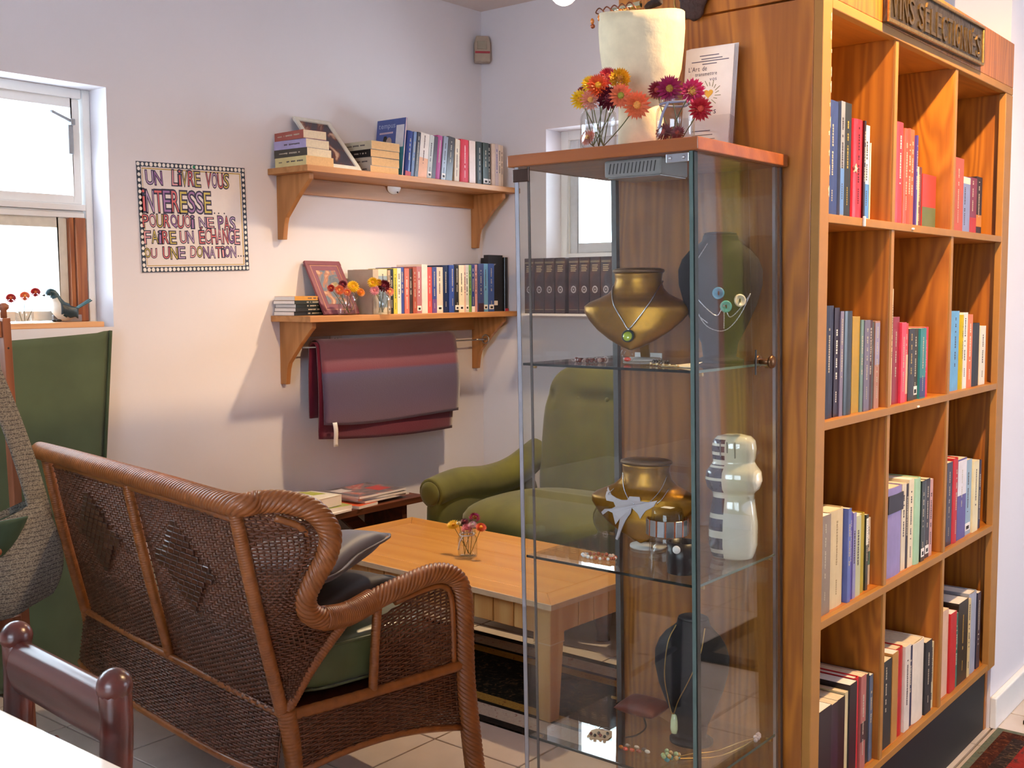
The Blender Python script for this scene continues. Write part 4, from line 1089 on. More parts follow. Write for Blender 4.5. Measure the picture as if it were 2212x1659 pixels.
# ================================================================ RUGS
def rugmat(name, field, specks, b1, b2, sc=26):
    m, nt, bs = newmat(name); N = nt.nodes; L = nt.links
    tc = N.new('ShaderNodeTexCoord'); vo = N.new('ShaderNodeTexVoronoi'); vo.inputs['Scale'].default_value = sc
    no = N.new('ShaderNodeTexNoise'); no.inputs['Scale'].default_value = sc * 1.3; no.inputs['Detail'].default_value = 4; no.inputs['Distortion'].default_value = 1.5
    L.new(tc.outputs['Object'], vo.inputs['Vector']); L.new(tc.outputs['Object'], no.inputs['Vector'])
    r = N.new('ShaderNodeValToRGB'); el = r.color_ramp.elements; el.new(.5); el.new(.6)
    for e, (p, c) in zip(el, ((.42, field), (.56, specks), (.66, b1), (.78, b2))): e.position = p; e.color = lin(c) + [1]
    L.new(no.outputs['Fac'], r.inputs['Fac']); L.new(r.outputs['Color'], bs.inputs['Base Color']); bs.inputs['Roughness'].default_value = .95; bs.inputs['Specular IOR Level'].default_value = .1
    bp = N.new('ShaderNodeBump'); bp.inputs['Strength'].default_value = .4; bp.inputs['Distance'].default_value = .004
    L.new(no.outputs['Fac'], bp.inputs['Height']); L.new(bp.outputs['Normal'], bs.inputs['Normal'])
    return m
RG = thing('rug', 'dark oriental rug with cream border under the coffee table', 'rug', (-2.45, 2.94, 0))
x0, x1, y0, y1 = -.85, .85, -.35, .35
MB().box(x0, x1, y0, y1, .0005, .006).build('pile', rugmat('dark rug field', '#14120f', '#1f1c16', '#4a3a26', '#5a2c20'), RG)
def ring(name, d0, d1, m, h):
    b = MB()
    for (a0, a1, c0, c1) in ((x0 + d0, x1 - d0, y0 + d0, y0 + d1), (x0 + d0, x1 - d0, y1 - d1, y1 - d0), (x0 + d0, x0 + d1, y0 + d1, y1 - d1), (x1 - d1, x1 - d0, y0 + d1, y1 - d1)): b.box(a0, a1, c0, c1, .004, h)
    b.build(name, m, RG)
ring('edge_band', 0, .035, rugmat('dark rug edge', '#1e1a18', '#2a2420', '#2a2420', '#3a2a20'), .0068)
ring('cream_band', .035, .115, rugmat('cream rug border', '#b9a796', '#c4b29e', '#a88a7c', '#7a3a34', 40), .0068)
ring('line_band', .115, .135, rugmat('black rug line', '#171310', '#1c1815', '#1c1815', '#1c1815'), .0068)
ring('gold_band', .135, .185, rugmat('gold rug border', '#9a7434', '#a9823e', '#7a4a26', '#5a2a1c', 40), .0068)
R2 = thing('rug', 'red patterned oriental runner on the floor beside the bookcase', 'rug', (-.52, 2.9, 0))
x0, x1, y0, y1 = -.41, .03, -1.1, .64; RG = R2
MB().box(x0, x1, y0, y1, .0005, .006).build('pile', rugmat('red rug field', '#7c2420', '#8c2c26', '#3a2a26', '#b08a60', 14), R2)
ring('edge_band', 0, .02, rugmat('rug teal edge', '#5a6256', '#6a6a58', '#4a4a40', '#8a7a5a'), .0068)
ring('brown_band', .02, .06, rugmat('rug brown band', '#3a1c14', '#4a2418', '#6a3a20', '#2a1a14', 40), .0068)
ring('dark_band', .06, .10, rugmat('rug dark band', '#2a2220', '#3a2a26', '#5a4a34', '#7a2a20', 40), .0068)
R3 = thing('rug', 'dark brown and tan mat near the white wall past the bookcase', 'rug', (-.38, 4.25, 0))
x0, x1, y0, y1 = -.5, .5, -.62, .62; RG = R3
MB().box(x0, x1, y0, y1, .0005, .012).build('pile', rugmat('tan mat field', '#6a5a42', '#7a6a50', '#54462f', '#8a7a5a', 30), R3)
ring('dark_band', 0, .09, rugmat('dark mat edge', '#1c1512', '#241b16', '#2c211a', '#1c1512', 30), .0125)

# ================================================================ SIDE TABLE WITH PAPERS
ST = thing('side_table', 'low red-brown wooden side table against the wall stacked with magazines', 'table', (-3.55, 3.1, 0))
ZT = .45
for k in range(3):
    MB().box(-.14 + k * .0905, -.14 + k * .0905 + .09, -.55, .50, ZT - .028, ZT).build('top_plank', M_brown, ST, bev=.002)
for y in (-.46, .36):
    MB().box(-.13, .115, y, y + .03, 0.001, ZT - .029).build('end_panel', M_brown, ST, bev=.002)
MB().bar((0, .36, .2), (0, .12, ZT - .04), .022, .06).build('brace', M_brown, ST, bev=.002)
MB().box(-.02, .02, -.43, .36, .1, .16).build('stretcher', M_brown, ST, bev=.002)
def magazine(label, x, y, z, L, W, t, rz, cover, curl=0, group='papers on the side table', spots=()):
    o = thing('magazine', label, 'magazine', (x, y, z), rz=rz, group=group)
    def f(zz): return lambda u, v: Vector(((u - .5) * L, (v - .5) * W, zz + curl * (2 * u - 1) ** 4 + curl * .6 * (2 * v - 1) ** 4))
    b = MB(); n = 10
    b.grid(f(t), n, n); b.grid(f(.0), n, n, flip=True)
    # edges
    bd = [(i / n, 0) for i in range(n)] + [(1, i / n) for i in range(n)] + [(1 - i / n, 1) for i in range(n)] + [(0, 1 - i / n) for i in range(n)]
    vs = [f(0)(*q) for q in bd] + [f(t)(*q) for q in bd]; m = len(bd)
    e = MB().add(vs, [(i, (i + 1) % m, m + (i + 1) % m, m + i) for i in range(m)], 0)
    b.build('cover', cover, o); e.build('page_edges', M_pagew, o)
    for (u0, u1, v0, v1, c) in spots:
        MB().grid(lambda u, v: f(t + .0006)(u0 + (u1 - u0) * u, v0 + (v1 - v0) * v), 4, 4).build('cover_picture', mat('print ' + c, c, .4), o)
    return o
M_mag1 = artmat('grey magazine cover', [(.35, '#4a4550'), (.5, '#7a747a'), (.58, '#a8504a'), (.7, '#cfc6c0')], 12, 1)
magazine('white loose papers along the front of the side table', -3.50, 2.98, ZT, .2, .3, .008, .1, M_pagew, 0)
magazine('green-edged booklets under the white thick book on side table', -3.52, 3.02, ZT + .0085, .19, .26, .016, -.06, mat('green booklet', '#9aa25a', .5), 0, spots=((.1, .9, .1, .9, '#b3b070'),))
magazine('orange booklet sticking out of the papers on the side table', -3.50, 3.23, ZT + .0005, .16, .13, .012, .15, mat('orange booklet', '#c8502a', .5), 0)
magazine('grey magazine in the middle of the side table pile', -3.555, 3.37, ZT + .0128, .23, .28, .009, .04, mat('grey cover', '#70707a', .35), .001)
magazine('dark blue-grey magazine under the glossy picture magazine', -3.56, 3.36, ZT + .0228, .23, .28, .009, -.06, mat('slate cover', '#4a4c58', .35), .001)
magazine('glossy picture magazine with red patch on top of the pile', -3.565, 3.35, ZT + .0328, .24, .29, .009, .03, M_mag1, .002, spots=((.35, .75, .62, .9, '#b0403e'), (.1, .4, .1, .35, '#c9c2c4')))
tb = thing('thick_paperback', 'thick white paperback with green cover on the side table', 'book', (-3.515, 2.99, ZT + .0255), rz=.12)
MB().box(-.085, .085, -.11, .11, 0.001, .044).build('page_block', M_pagew, tb, bev=.001)
def tcv(u, v): return Vector(((u - .5) * .172, (v - .5) * .222, .0448 + .012 * (1 - u) * sin(pi * v) ** 3 * (1 if v > .3 else v / .3)))
MB().grid(tcv, 10, 12).build('cover', mat('white cover', '#dcd8cc', .5), tb, solid=.001)
MB().grid(lambda u, v: tcv(.1 + .5 * u, .55 + .35 * v) + Vector((0, 0, .0009)), 6, 6).build('cover_picture', mat('green cover print', '#a9b04a', .5), tb)
b = MB()
for k in range(4): b.box(-.06, -.015 - .008 * (k % 2), -.1105, -.1095, .012 + k * .006, .015 + k * .006)
b.build('spine_print', mat('blue print', '#7a9ac0', .5), tb)

# ================================================================ GREEN ARMCHAIR
M_velv = mat('olive velvet', '#565614', .8, var=.22, scale=7, sheen=.25, bump=.1)
AC = thing('armchair', 'olive green velvet armchair in the corner behind the coffee table', 'armchair', (-2.78, 3.86, 0))
rbox(.40, .33, .10, 3.4, c=(0, -.1, .375), fn=lambda p: Vector((p.x, p.y, p.z + .03 * max(0, 1 - (p.x / .42) ** 2 - ((p.y + .1) / .36) ** 2)))).build('seat_cushion', M_velv, AC)
rbox(.45, .37, .09, 5, c=(0, -.04, .235)).build('seat_base', M_velv, AC)
# tufted back, leaning
def tuft(p):
    z = p.z; lean = .12 * max(0, (z - .45)) 
    d = 0
    if p.y < .27:
        for r_ in range(3):
            for k in range(-2, 3):
                tx = k * .16 + (.08 if r_ % 2 else 0); tz = .62 + r_ * .13
                d += .028 * math.exp(-((p.x - tx) ** 2 + (z - tz) ** 2) / .0012)
    return Vector((p.x * (1 - .10 * max(0, (z - .75))), p.y + lean + d, z))
rbox(.37, .10, .37, 4.5, 48, 40, c=(0, .27, .665), fn=tuft).build('backrest', M_velv, AC)
for k in range(-2, 3):
    for r_ in range(3):
        tx = k * .16 + (.08 if r_ % 2 else 0); tz = .62 + r_ * .13
        if abs(tx) < .3: MB().ball((tx, .20 + .12 * (tz - .45), tz), .012, 8, 5).build('button', M_velv, AC)
for sgn in (1, -1):
    # scrolled arm, dipping in the middle and rising to the back
    pth = cr([(sgn * .455, -.43, .50), (sgn * .46, -.25, .515), (sgn * .455, -.05, .50), (sgn * .435, .12, .53), (sgn * .40, .28, .62)], 8)
    b = MB().tube(pth, [.066 + .012 * sin(pi * i / (len(pth) - 1)) for i in range(len(pth))], 18)
    b.build('arm_roll', M_velv, AC, bev=.008)
    rbox(.05, .36, .15, 5, c=(sgn * .445, -.08, .36)).build('arm_panel', M_velv, AC)
    b = MB().lathe([(0, 0), (.03, .002), (.05, .008), (.055, .016)], 18); b.xf(Matrix.Translation((sgn * .455, -.448, .50)) @ Euler((radians(-90), 0, 0)).to_matrix().to_4x4())
    b.build('arm_scroll', M_velv, AC)
for sx in (-.38, .38):
    for sy in (-.34, .30):
        MB().lathe([(.03, 0), (.022, .03), (.035, .08), (.036, .16)], 12, (sx, sy, .001)).build('leg', M_mahog, AC)
MB().tube(cr([(-.47, -.40, .27), (-.3, -.435, .255), (0, -.44, .25), (.3, -.435, .255), (.47, -.40, .27)], 6), .03, 10).build('front_roll', M_velv, AC)

# ================================================================ FOREGROUND CHAIR AND TABLE
CH = thing('dining_chair', 'dark mahogany chair with knobbed posts behind the white table', 'chair', (-1.63, .69, 0), rz=radians(-4.5))
ww = .172
def crest(u, v):
    # rounded top board section swept between the posts
    a = 2 * pi * v
    x = -ww + 2 * ww * u
    py = .02 * cos(a); pz = .045 * sin(a)
    return Vector((x, .18 + math.copysign(abs(cos(a)) ** .75, cos(a)) * .021, .742 + pz))
MB().grid(crest, 14, 20).build('crest_rail', M_mahog, CH)
for sx in (-1, 1):
    prof = [(0, .0), (.012, -.001), (.021, -.008), (.026, -.02), (.0265, -.04), (.024, -.055), (.0225, -.08)]
    zt = .812
    P = [(sx * ww, .18, zt - .02), (sx * ww, .18, .70), (sx * (ww - .006), .165, .5), (sx * (ww - .012), .14, .40), (sx * (ww - .01), .17, .2), (sx * (ww - .005), .20, .001)]
    lg = MB().tube(cr(P, 5), .0235, 14).build('back_post', M_mahog, CH)
    MB().ball((sx * ww, .18, zt - .022), .0265, 14, 10).build('finial', M_mahog, lg)
    MB().tube([(sx * .165, -.2, .43), (sx * .17, -.21, .001)], [.022, .016], 12).build('front_leg', M_mahog, CH)
MB().box(-ww, ww, .150, .176, .60, .635).build('lower_rail', M_mahog, CH, bev=.008)
b = MB(); b.prism([(-.05, .635), (-.035, .66), (0, .672), (.035, .66), (.05, .635), (.04, .61), (.055, .57), (.03, .53), (0, .52), (-.03, .53), (-.055, .57), (-.04, .61)], .155, .17, 'y')
b.build('carved_splat', M_mahog, CH, bev=.004)
rbox(.20, .21, .02, 5, c=(0, -.03, .435)).build('seat', M_mahog, CH)
for sx in (-1, 1): MB().tube([(sx * .168, -.205, .2), (sx * .165, .165, .2)], .009, 8).build('stretcher', M_mahog, CH)
DT = thing('cafe_table', 'white-topped table corner glaring in daylight at the lower left', 'table', (-1.75, .42, 0))
MB().box(-.65, .8, -.37, .365, .705, .728).build('top', mat('white laminate', '#f4f4f2', .18, var=.01, coat=.5), DT, bev=.003)
MB().box(-.652, .802, -.372, .367, .700, .7245).build('edge_band', M_brown, DT, bev=.002)
for sx in (-.55, .7):
    for sy in (-.3, .3):
        MB().box(sx - .025, sx + .025, sy - .025, sy + .025, .001, .70).build('leg', M_mahog, DT, bev=.003)

# ================================================================ RACK, BAG AND GREEN CLOTH BY THE WINDOW
M_rackw = wood('rack wood', '#7a4426', '#94583a', 'z', 8, .45, .15)
EZ = thing('coat_rack', 'narrow brown wooden rack by the window with a bag on it', 'rack', (-2.9, 1.2, 0))
for y, nm in ((.245, 'post'), (-.25, 'post')):
    MB().bar((0, y + .02, .002), (0, y - .01, 1.30), .03, .022, up=(0, 1, 0)).build(nm, M_rackw, EZ, bev=.002)
    MB().bar((-.30, y - .06, .002), (-.03, y - .06, 1.16), .03, .022, up=(0, 1, 0)).build('rear_leg', M_rackw, EZ, bev=.002)
    b = MB(); b.lathe([(.008, 0), (.008, .02), (.014, .025), (.014, .034), (.006, .04)], 10, (0, y - .01, 1.30)); b.build('peg', M_rackw, EZ)
    for z in (1.22, 1.06, .75, .60): MB().ball((.0125, y - .008 + (1.22 - z) * .024, z), .004, 8, 5).build('screw', M_dark, EZ)
for z in (.47, 1.27): MB().box(-.008, .008, -.25, .245, z - .022, z + .022).build('crossbar', M_rackw, EZ, bev=.002)
MB().box(-.1, -.02, -.3, .235, .16, .18).build('shelf', M_rackw, EZ, bev=.002)
BG = thing('shoulder_bag', 'grey striped woven shoulder bag with green lining hanging on rack', 'bag', (-2.84, 1.30, .54))
def strip(name, stops, rr=.9):
    m, nt, bs = newmat(name); N = nt.nodes; L = nt.links
    tc = N.new('ShaderNodeTexCoord'); sp = N.new('ShaderNodeSeparateXYZ'); no = N.new('ShaderNodeTexNoise'); no.inputs['Scale'].default_value = 220; no.inputs['Detail'].default_value = 2
    L.new(tc.outputs['Object'], sp.inputs[0]); L.new(tc.outputs['Object'], no.inputs['Vector'])
    n5 = N.new('ShaderNodeTexNoise'); n5.inputs['Scale'].default_value = 9; L.new(tc.outputs['Object'], n5.inputs['Vector'])
    m1 = N.new('ShaderNodeMath'); m1.operation = 'MULTIPLY_ADD'; m1.inputs[1].default_value = 520; L.new(sp.outputs[2], m1.inputs[0])
    m0 = N.new('ShaderNodeMath'); m0.operation = 'MULTIPLY'; m0.inputs[1].default_value = 9; L.new(n5.outputs['Fac'], m0.inputs[0]); L.new(m0.outputs[0], m1.inputs[2])
    m2 = N.new('ShaderNodeMath'); m2.operation = 'SINE'; L.new(m1.outputs[0], m2.inputs[0])
    m3 = N.new('ShaderNodeMath'); m3.operation = 'MULTIPLY_ADD'; m3.inputs[1].default_value = .16; L.new(m2.outputs[0], m3.inputs[0]); L.new(no.outputs['Fac'], m3.inputs[2])
    r = N.new('ShaderNodeValToRGB'); el = r.color_ramp.elements
    while len(el) < len(stops): el.new(.5)
    for e, (p, c) in zip(el, stops): e.position = p; e.color = lin(c) + [1]
    L.new(m3.outputs[0], r.inputs['Fac']); L.new(r.outputs['Color'], bs.inputs['Base Color']); bs.inputs['Roughness'].default_value = rr
    bp = N.new('ShaderNodeBump'); bp.inputs['Strength'].default_value = .5; bp.inputs['Distance'].default_value = .003
    L.new(no.outputs['Fac'], bp.inputs['Height']); L.new(bp.outputs['Normal'], bs.inputs['Normal'])
    return m
M_bag = strip('striped weave', [(.3, '#4a4642'), (.45, '#6a6660'), (.55, '#8a8478'), (.7, '#5a544c')])
# body: a soft pouch, widest near the base; y to the right, z up from the base
def bagbody(u, v):
    a = 2 * pi * u
    z = -.012 + .245 * v + .018 * (1 - v) * cos(a) 
    wy = (.235 * (1 - .35 * v ** 2)) * (1 - .25 * (1 - v) ** 3)
    wx = .075 * (1 - .55 * v) * (1 - .5 * (1 - v) ** 3)
    e = lambda q: math.copysign(abs(q) ** .8, q)
    return Vector((wx * sin(a) + .006 * sin(6 * a) * (1 - v), .03 + wy * e(cos(a)), z + .05 * max(0, cos(a)) * v ** 2 + (.012 * sin(3 * a) * (1 - v))))
b = MB().grid(bagbody, 36, 16, closeu=True)
b.f.append(list(range(36))[::-1]); b.mi.append(0); b.sm.append(False)
b.build('body', M_bag, BG)
MB().grid(lambda u, v: Vector((bagbody(u, .93).x * (1 - v) * .97, .03 + (bagbody(u, .93).y - .03) * (1 - v) * .97, bagbody(u, .93).z - .05 * v)), 36, 5, closeu=True).build('lining', mat('bottle green lining', '#23362a', .8), BG)
MB().grid(lambda u, v: Vector((.074 - .03 * v - .01 * (2 * u - 1) ** 2, -.075 + .19 * u, .245 - .115 * v * (1 - (2 * u - 1) ** 2 * .7) )), 10, 8).build('flap', mat('green flap', '#2f4434', .8), BG, solid=.004)
MB().ball((.065, .03, .165), .012, 10, 6).build('button', M_rackw, BG)
def strap(u, v):
    c = Vector((.0, .19, .205)).lerp(Vector((.04, .02, .69)), v)
    return c + Vector((-.02 * (u - .5), (u - .5) * .062 * (1 - .15 * v) + .012 * sin(pi * v), (u - .5) * .03))
MB().grid(strap, 6, 20).build('strap', M_bag, BG, solid=.005)
def strap2(u, v):
    c = Vector((.0, -.14, .215)).lerp(Vector((.04, -.01, .69)), v)
    return c + Vector((-.03 * (u - .5), (u - .5) * .09 * (1 - .3 * v) - .035 * sin(pi * v), 0))
MB().grid(strap2, 6, 20).build('strap', M_bag, BG, solid=.005)
GC = thing('green_cloth', 'dark green cloth hanging below the left window to the floor', 'cloth', (-3.66, 1.3, 0))
def cloth(u, v):
    y = -.6 + 1.5 * u
    zt = 1.195 + .032 * max(0, (y + .1) / 1.0) ** 2
    if u > .98: zt += .004
    right = .9 - .13 * v
    yy = -.6 + (right + .6) * u
    dep = .012 * sin(14 * u + 1.2 * v) * v + .016 * max(0, 1 - abs(v - .05) / .05) * (1 - u) + .03 * v + .01 * sin(31 * u) * v * v
    return Vector((dep, yy, zt * (1 - v) + .012 * v + .008 * sin(pi * u * 3) * (1 - v) * (v < .5) * 0))
MB().grid(cloth, 60, 40).build('cloth', mat('dark green cotton', '#4a573a', .85, var=.12, scale=6, sheen=.25), GC, solid=.003)
MB().tube([cloth(1, k / 40) + Vector((.004, 0, 0)) for k in range(41)], .007, 6).build('hem', mat('green hem', '#3f4b30', .85), GC)
# ================================================================ GLASS DISPLAY CABINET
CB = thing('display_cabinet', 'tall glass display cabinet with orange wood top full of jewellery', 'cabinet', (-1.2175, 1.97, 0))
HX, HY = .2085, .178
ZTOP = 1.641
sh = lambda z: -.018 * (z - .8)          # the tall case leans very slightly
def lean(b):
    b.v = [(x + sh(z), y, z) for x, y, z in b.v]; return b
M_cabwood = wood('cherry veneer', '#854315', '#9a531d', 'x', 6, .35, .3)
lean(MB().box(-HX - .014, HX + .014, -HY - .010, HY + .006, 1.617, ZTOP)).build('top', M_cabwood, CB, bev=.002)
lean(MB().box(-HX - .014, HX + .014, -HY - .010, HY + .006, 0.001, .05)).build('base', M_cabwood, CB, bev=.002)
t = .004; z0, z1 = .0505, 1.6165
def pane(name, b): lean(b).build(name, GLASS, CB)
pane('front_glass', MB().box(-HX + .001, HX - t - .001, -HY, -HY + t, z0, z1))
pane('left_glass', MB().box(-HX, -HX + t, -HY + t + .001, HY, z0, z1))
pane('right_glass', MB().box(HX - t, HX, -HY, HY, z0, z1))
pane('rear_glass', MB().box(-HX + t + .001, HX - t - .001, HY - t, HY, z0, z1))
M_gdark = mat('dark glass edge', '#18211f', .2)
def post(x0, x1, y0, y1, m, name): lean(MB().box(x0, x1, y0, y1, z0, z1)).build(name, m, CB)
post(-HX - .0022, -HX - .0002, -HY - .001, -HY + .003, M_gdark, 'edge_strip')
post(-HX, -HX + .009, -HY - .003, -HY - .0006, M_alu, 'edge_profile')
post(-HX + .026, -HX + .031, -HY + .005, -HY + .008, mat('smoked edge', '#59504c', .3), 'edge_strip')
post(HX - .009, HX - .0012, -HY - .003, -HY - .0006, M_glassedge, 'edge_strip')
post(HX + .0002, HX + .002, -HY - .003, -HY + .009, M_gdark, 'edge_strip')
post(-HX + .008, -HX + .021, HY - .018, HY - .005, mat('dark aluminium', '#6a6866', .4, .6), 'rear_post')
post(HX - .012, HX - .005, HY - .014, HY - .005, M_alu, 'rear_post')
post(HX + .0003, HX + .003, HY - .004, HY + .002, mat('dark rear edge', '#3c2a24', .4), 'edge_strip')
SZ = [1.215, .810, .420]
for z in SZ:
    lean(MB().box(-HX + t + .002, HX - t - .002, -HY + t + .004, HY - t - .016, z - .005, z)).build('glass_shelf', GLASS, CB)
    lean(MB().box(-HX + t + .002, HX - t - .002, -HY + t + .0022, -HY + t + .0038, z - .005, z)).build('shelf_edge', M_gdark, CB)
    lean(MB().box(HX - t - .0019, HX - t - .0006, -HY + t + .004, HY - .02, z - .005, z)).build('shelf_edge', M_glassedge, CB)
    for sx in (-1, 1):
        for sy in (-1, 1):
            lean(MB().tube([(sx * (HX - t - .0005), sy * (HY - .035), z - .009), (sx * (HX - t - .014), sy * (HY - .035), z - .009)], .0035, 8)).build('shelf_pin', M_brass, CB)
lean(MB().box(-HX - .003, -HX + .04, -HY - .007, -HY - .0035, 1.586, 1.612)).build('hinge', mat('bronze hinge', '#4a3830', .3, .8), CB, bev=.002)
lean(MB().box(HX - .056, HX - .008, -HY - .006, -HY - .003, 1.598, 1.614)).build('hinge', M_steel, CB, bev=.001)
b = MB()
for x in (HX - .046, HX - .018): b.ball((x, -HY - .006, 1.606), .0035, 8, 5)
lean(b).build('hinge_screws', M_alu, CB)
lt = lean(MB().box(-.008, .122, -.15, -.05, 1.583, 1.6165)).build('lamp_housing', mat('grey plastic', '#8a8684', .5), CB, bev=.004)
b = MB()
for k in range(13): b.bar((.004 + k * .0085, -.1505, 1.59), (.008 + k * .0085, -.1505, 1.61), .001, .003, up=(0, 1, 0))
lean(b).build('vent_slots', M_dark, lt)
lean(MB().box(.0, .118, -.148, -.052, 1.5815, 1.5828)).build('lamp_lens', M_steel, lt)
# brass knob through the right glass, with lock slot
yk = 2.063 - 1.97
b = MB(); b.tube([(HX - .016, yk, 1.219), (HX + .014, yk, 1.219)], .006, 10)
k0 = len(b.v); b.lathe([(0, 0), (.012, .001), (.014, .005), (.012, .009), (0, .011)], 16); b.xf(Matrix.Translation((HX + .008, yk, 1.219)) @ Euler((0, radians(90), 0)).to_matrix().to_4x4(), k0)
k0 = len(b.v); b.lathe([(0, 0), (.012, .001), (.014, .005), (.012, .009), (0, .011)], 16); b.xf(Matrix.Translation((HX - .012, yk, 1.219)) @ Euler((0, radians(-90), 0)).to_matrix().to_4x4(), k0)
b.build('knob', mat('bronze knob', '#6a4a30', .35, .8), CB)
MB().box(HX + .0004, HX + .0025, 2.016 - 1.97 - .002, 2.016 - 1.97 + .002, 1.195, 1.245).build('lock_slot', M_dark, CB)

# ---------------------------------------------------------------- jewellery busts
def lv(levels, z):
    for a, c in zip(levels, levels[1:]):
        if a[0] <= z <= c[0]:
            t_ = (z - a[0]) / max(1e-6, c[0] - a[0]); return [a[i] + (c[i] - a[i]) * t_ for i in range(5)]
    return levels[0] if z < levels[0][0] else levels[-1]
def bust_pt(levels, x, z, off=.003):
    _, wd, df, db, ys = lv(levels, z)
    q = max(0, 1 - (x / wd) ** 2)
    return Vector((x, ys - df * math.sqrt(q) - off, z))
def bust_mesh(levels, n=30):
    Z = [l[0] for l in levels]; fine = []
    for a, c in zip(Z, Z[1:]): fine += [a + (c - a) * k / 3 for k in range(3)]
    fine.append(Z[-1])
    b = MB(); vs = []
    for z in fine:
        _, wd, df, db, ys = lv(levels, z)
        for k in range(n):
            a = 2 * pi * k / n
            vs.append((wd * cos(a), ys - (df if sin(a) > 0 else db) * sin(a), z))
    m = len(fine)
    fs = [(j * n + k, j * n + (k + 1) % n, (j + 1) * n + (k + 1) % n, (j + 1) * n + k) for j in range(m - 1) for k in range(n)]
    fs += [tuple(range(n))[::-1], tuple((m - 1) * n + k for k in range(n))]
    b.add(vs, fs, 0, True)
    return b
GOLD = [(0, .004, .010, .004, -.034), (.006, .022, .013, .004, -.032), (.02, .05, .02, .005, -.027), (.04, .08, .03, .006, -.019), (.06, .102, .038, .008, -.010), (.078, .116, .044, .010, -.003), (.09, .117, .046, .013, 0), (.099, .106, .046, .018, .004), (.107, .086, .044, .024, .008), (.116, .067, .042, .03, .010), (.128, .055, .04, .033, .010), (.145, .05, .038, .035, .010), (.16, .052, .04, .037, .010)]
def gold_bust(label, loc, rz, tilt, s=1):
    o = thing('necklace_bust', label, 'jewellery display', loc, rot=(tilt, 0, rz), group='golden busts in the display cabinet')
    b = bust_mesh(GOLD); b.xf(Matrix.Translation((0, 0, .026)) @ Matrix.Scale(s, 4)); b.build('bust', M_gold, o)
    b = MB().lathe([(0, -.002), (.053, -.002), (.056, .001), (.055, .005), (.045, .008), (0, .009)], 26, (0, .010, .188), sx=1, sy=.74); b.build('neck_cap', mat('bronze cap', '#6a4c2a', .4, .5), o)
    b = MB(); b.bar((0, .03, .14), (0, .06, .006), .02, .006); b.build('easel_strut', M_gold, o)
    b = MB().lathe([(0, 0), (.04, 0), (.04, .005), (0, .006)], 20, (0, .035, .0005)); b.build('foot', mat('white plinth', '#cfc8c0', .5), o)
    return o
g1 = gold_bust('golden necklace bust with green pendant on the top cabinet shelf', (-1.262, 1.975, SZ[0]), radians(14), 0)
g2 = gold_bust('golden necklace bust with white cut-out necklace on middle cabinet shelf', (-1.245, 1.985, SZ[1]), radians(20), 0)
def chain(name, label, root, pts, r, m, group=None, n=6):
    """a thing laid on a bust: its own top-level object in the same place"""
    o = thing(name, label, 'necklace', root.location, rot=root.rotation_euler.copy(), group=group)
    P = cr(pts, 8); Q, L = resample(P, int(sum((P[i + 1] - P[i]).length for i in range(len(P) - 1)) / .0016))
    MB().tube(Q, [r * (1.25 if i % 2 else .75) for i in range(len(Q))], n).build('chain', m, o)
    return o
G26 = [(l[0] + .026,) + tuple(l[1:]) for l in GOLD]
def gp(x, z, off=.003): return bust_pt(G26, x, z, off)
n1 = chain('necklace', 'silver necklace with round green pendant on the upper golden bust', g1, [gp(-.049, .168, .002) + Vector((-.002, .02, 0)), gp(-.05, .152), gp(-.035, .12), gp(-.012, .085), gp(0, .071), gp(.018, .09), gp(.042, .125), gp(.05, .152), gp(.049, .168, .002) + Vector((.002, .02, 0))], .0016, M_silver)
pp = gp(.0, .055, .006)
b = MB().lathe([(0, 0), (.0125, 0), (.0135, .003), (.012, .005)], 20); b.xf(Matrix.Translation(pp) @ Euler((radians(90 - 14), 0, 0)).to_matrix().to_4x4()); b.build('pendant_rim', mat('dark metal rim', '#33413a', .3, .8), n1)
b = MB().ball((0, 0, 0), .0105, 14, 8, sc=(1, 1, .5)); b.xf(Matrix.Translation(pp + Vector((0, -.004, 0))) @ Euler((radians(90 - 14), 0, 0)).to_matrix().to_4x4()); b.build('pendant', mat('lime glass', '#a3b92c', .1, coat=1), n1)
MB().tube([gp(0, .072, .003), gp(0, .066, .004)], .003, 8).build('bail', M_silver, n1)
n2 = chain('necklace', 'white cut-out splash necklace on the lower golden bust', g2, [gp(-.046, .168), gp(-.04, .14), gp(-.025, .118), gp(-.012, .108)], .0012, M_silver)
for pts in ([(.048, .165), (.04, .14), (.02, .115), (.002, .108)], [(-.062, .135), (-.072, .125), (-.07, .118)], [(.055, .14), (.045, .122), (.035, .112)]):
    P = cr([gp(*q) for q in pts], 6); MB().tube(P, .001, 5).build('chain', M_silver, n2)
poly = [(795, 705), (850, 745), (900, 765), (940, 775), (985, 772), (1000, 745), (1080, 745), (1088, 775), (1150, 778), (1215, 765), (1190, 810), (1130, 845), (1105, 880), (1090, 910), (1070, 870), (1022, 828), (1015, 870), (975, 925), (945, 990), (915, 1070), (900, 1096), (884, 1088), (905, 1020), (930, 915), (890, 970), (868, 880), (830, 868), (780, 908), (768, 888), (800, 858), (860, 848), (892, 828), (875, 795), (815, 790), (803, 760)]
c = [gp(max(-.098, (x - 1085) * .000275), .188 - (y - 512) * .000275, .005) for x, y in poly]
MB().add(c, [tuple(range(len(c)))]).build('cut_out', mat('matt white metal', '#c3bcc0', .45), n2, solid=.0016, recalc=False)

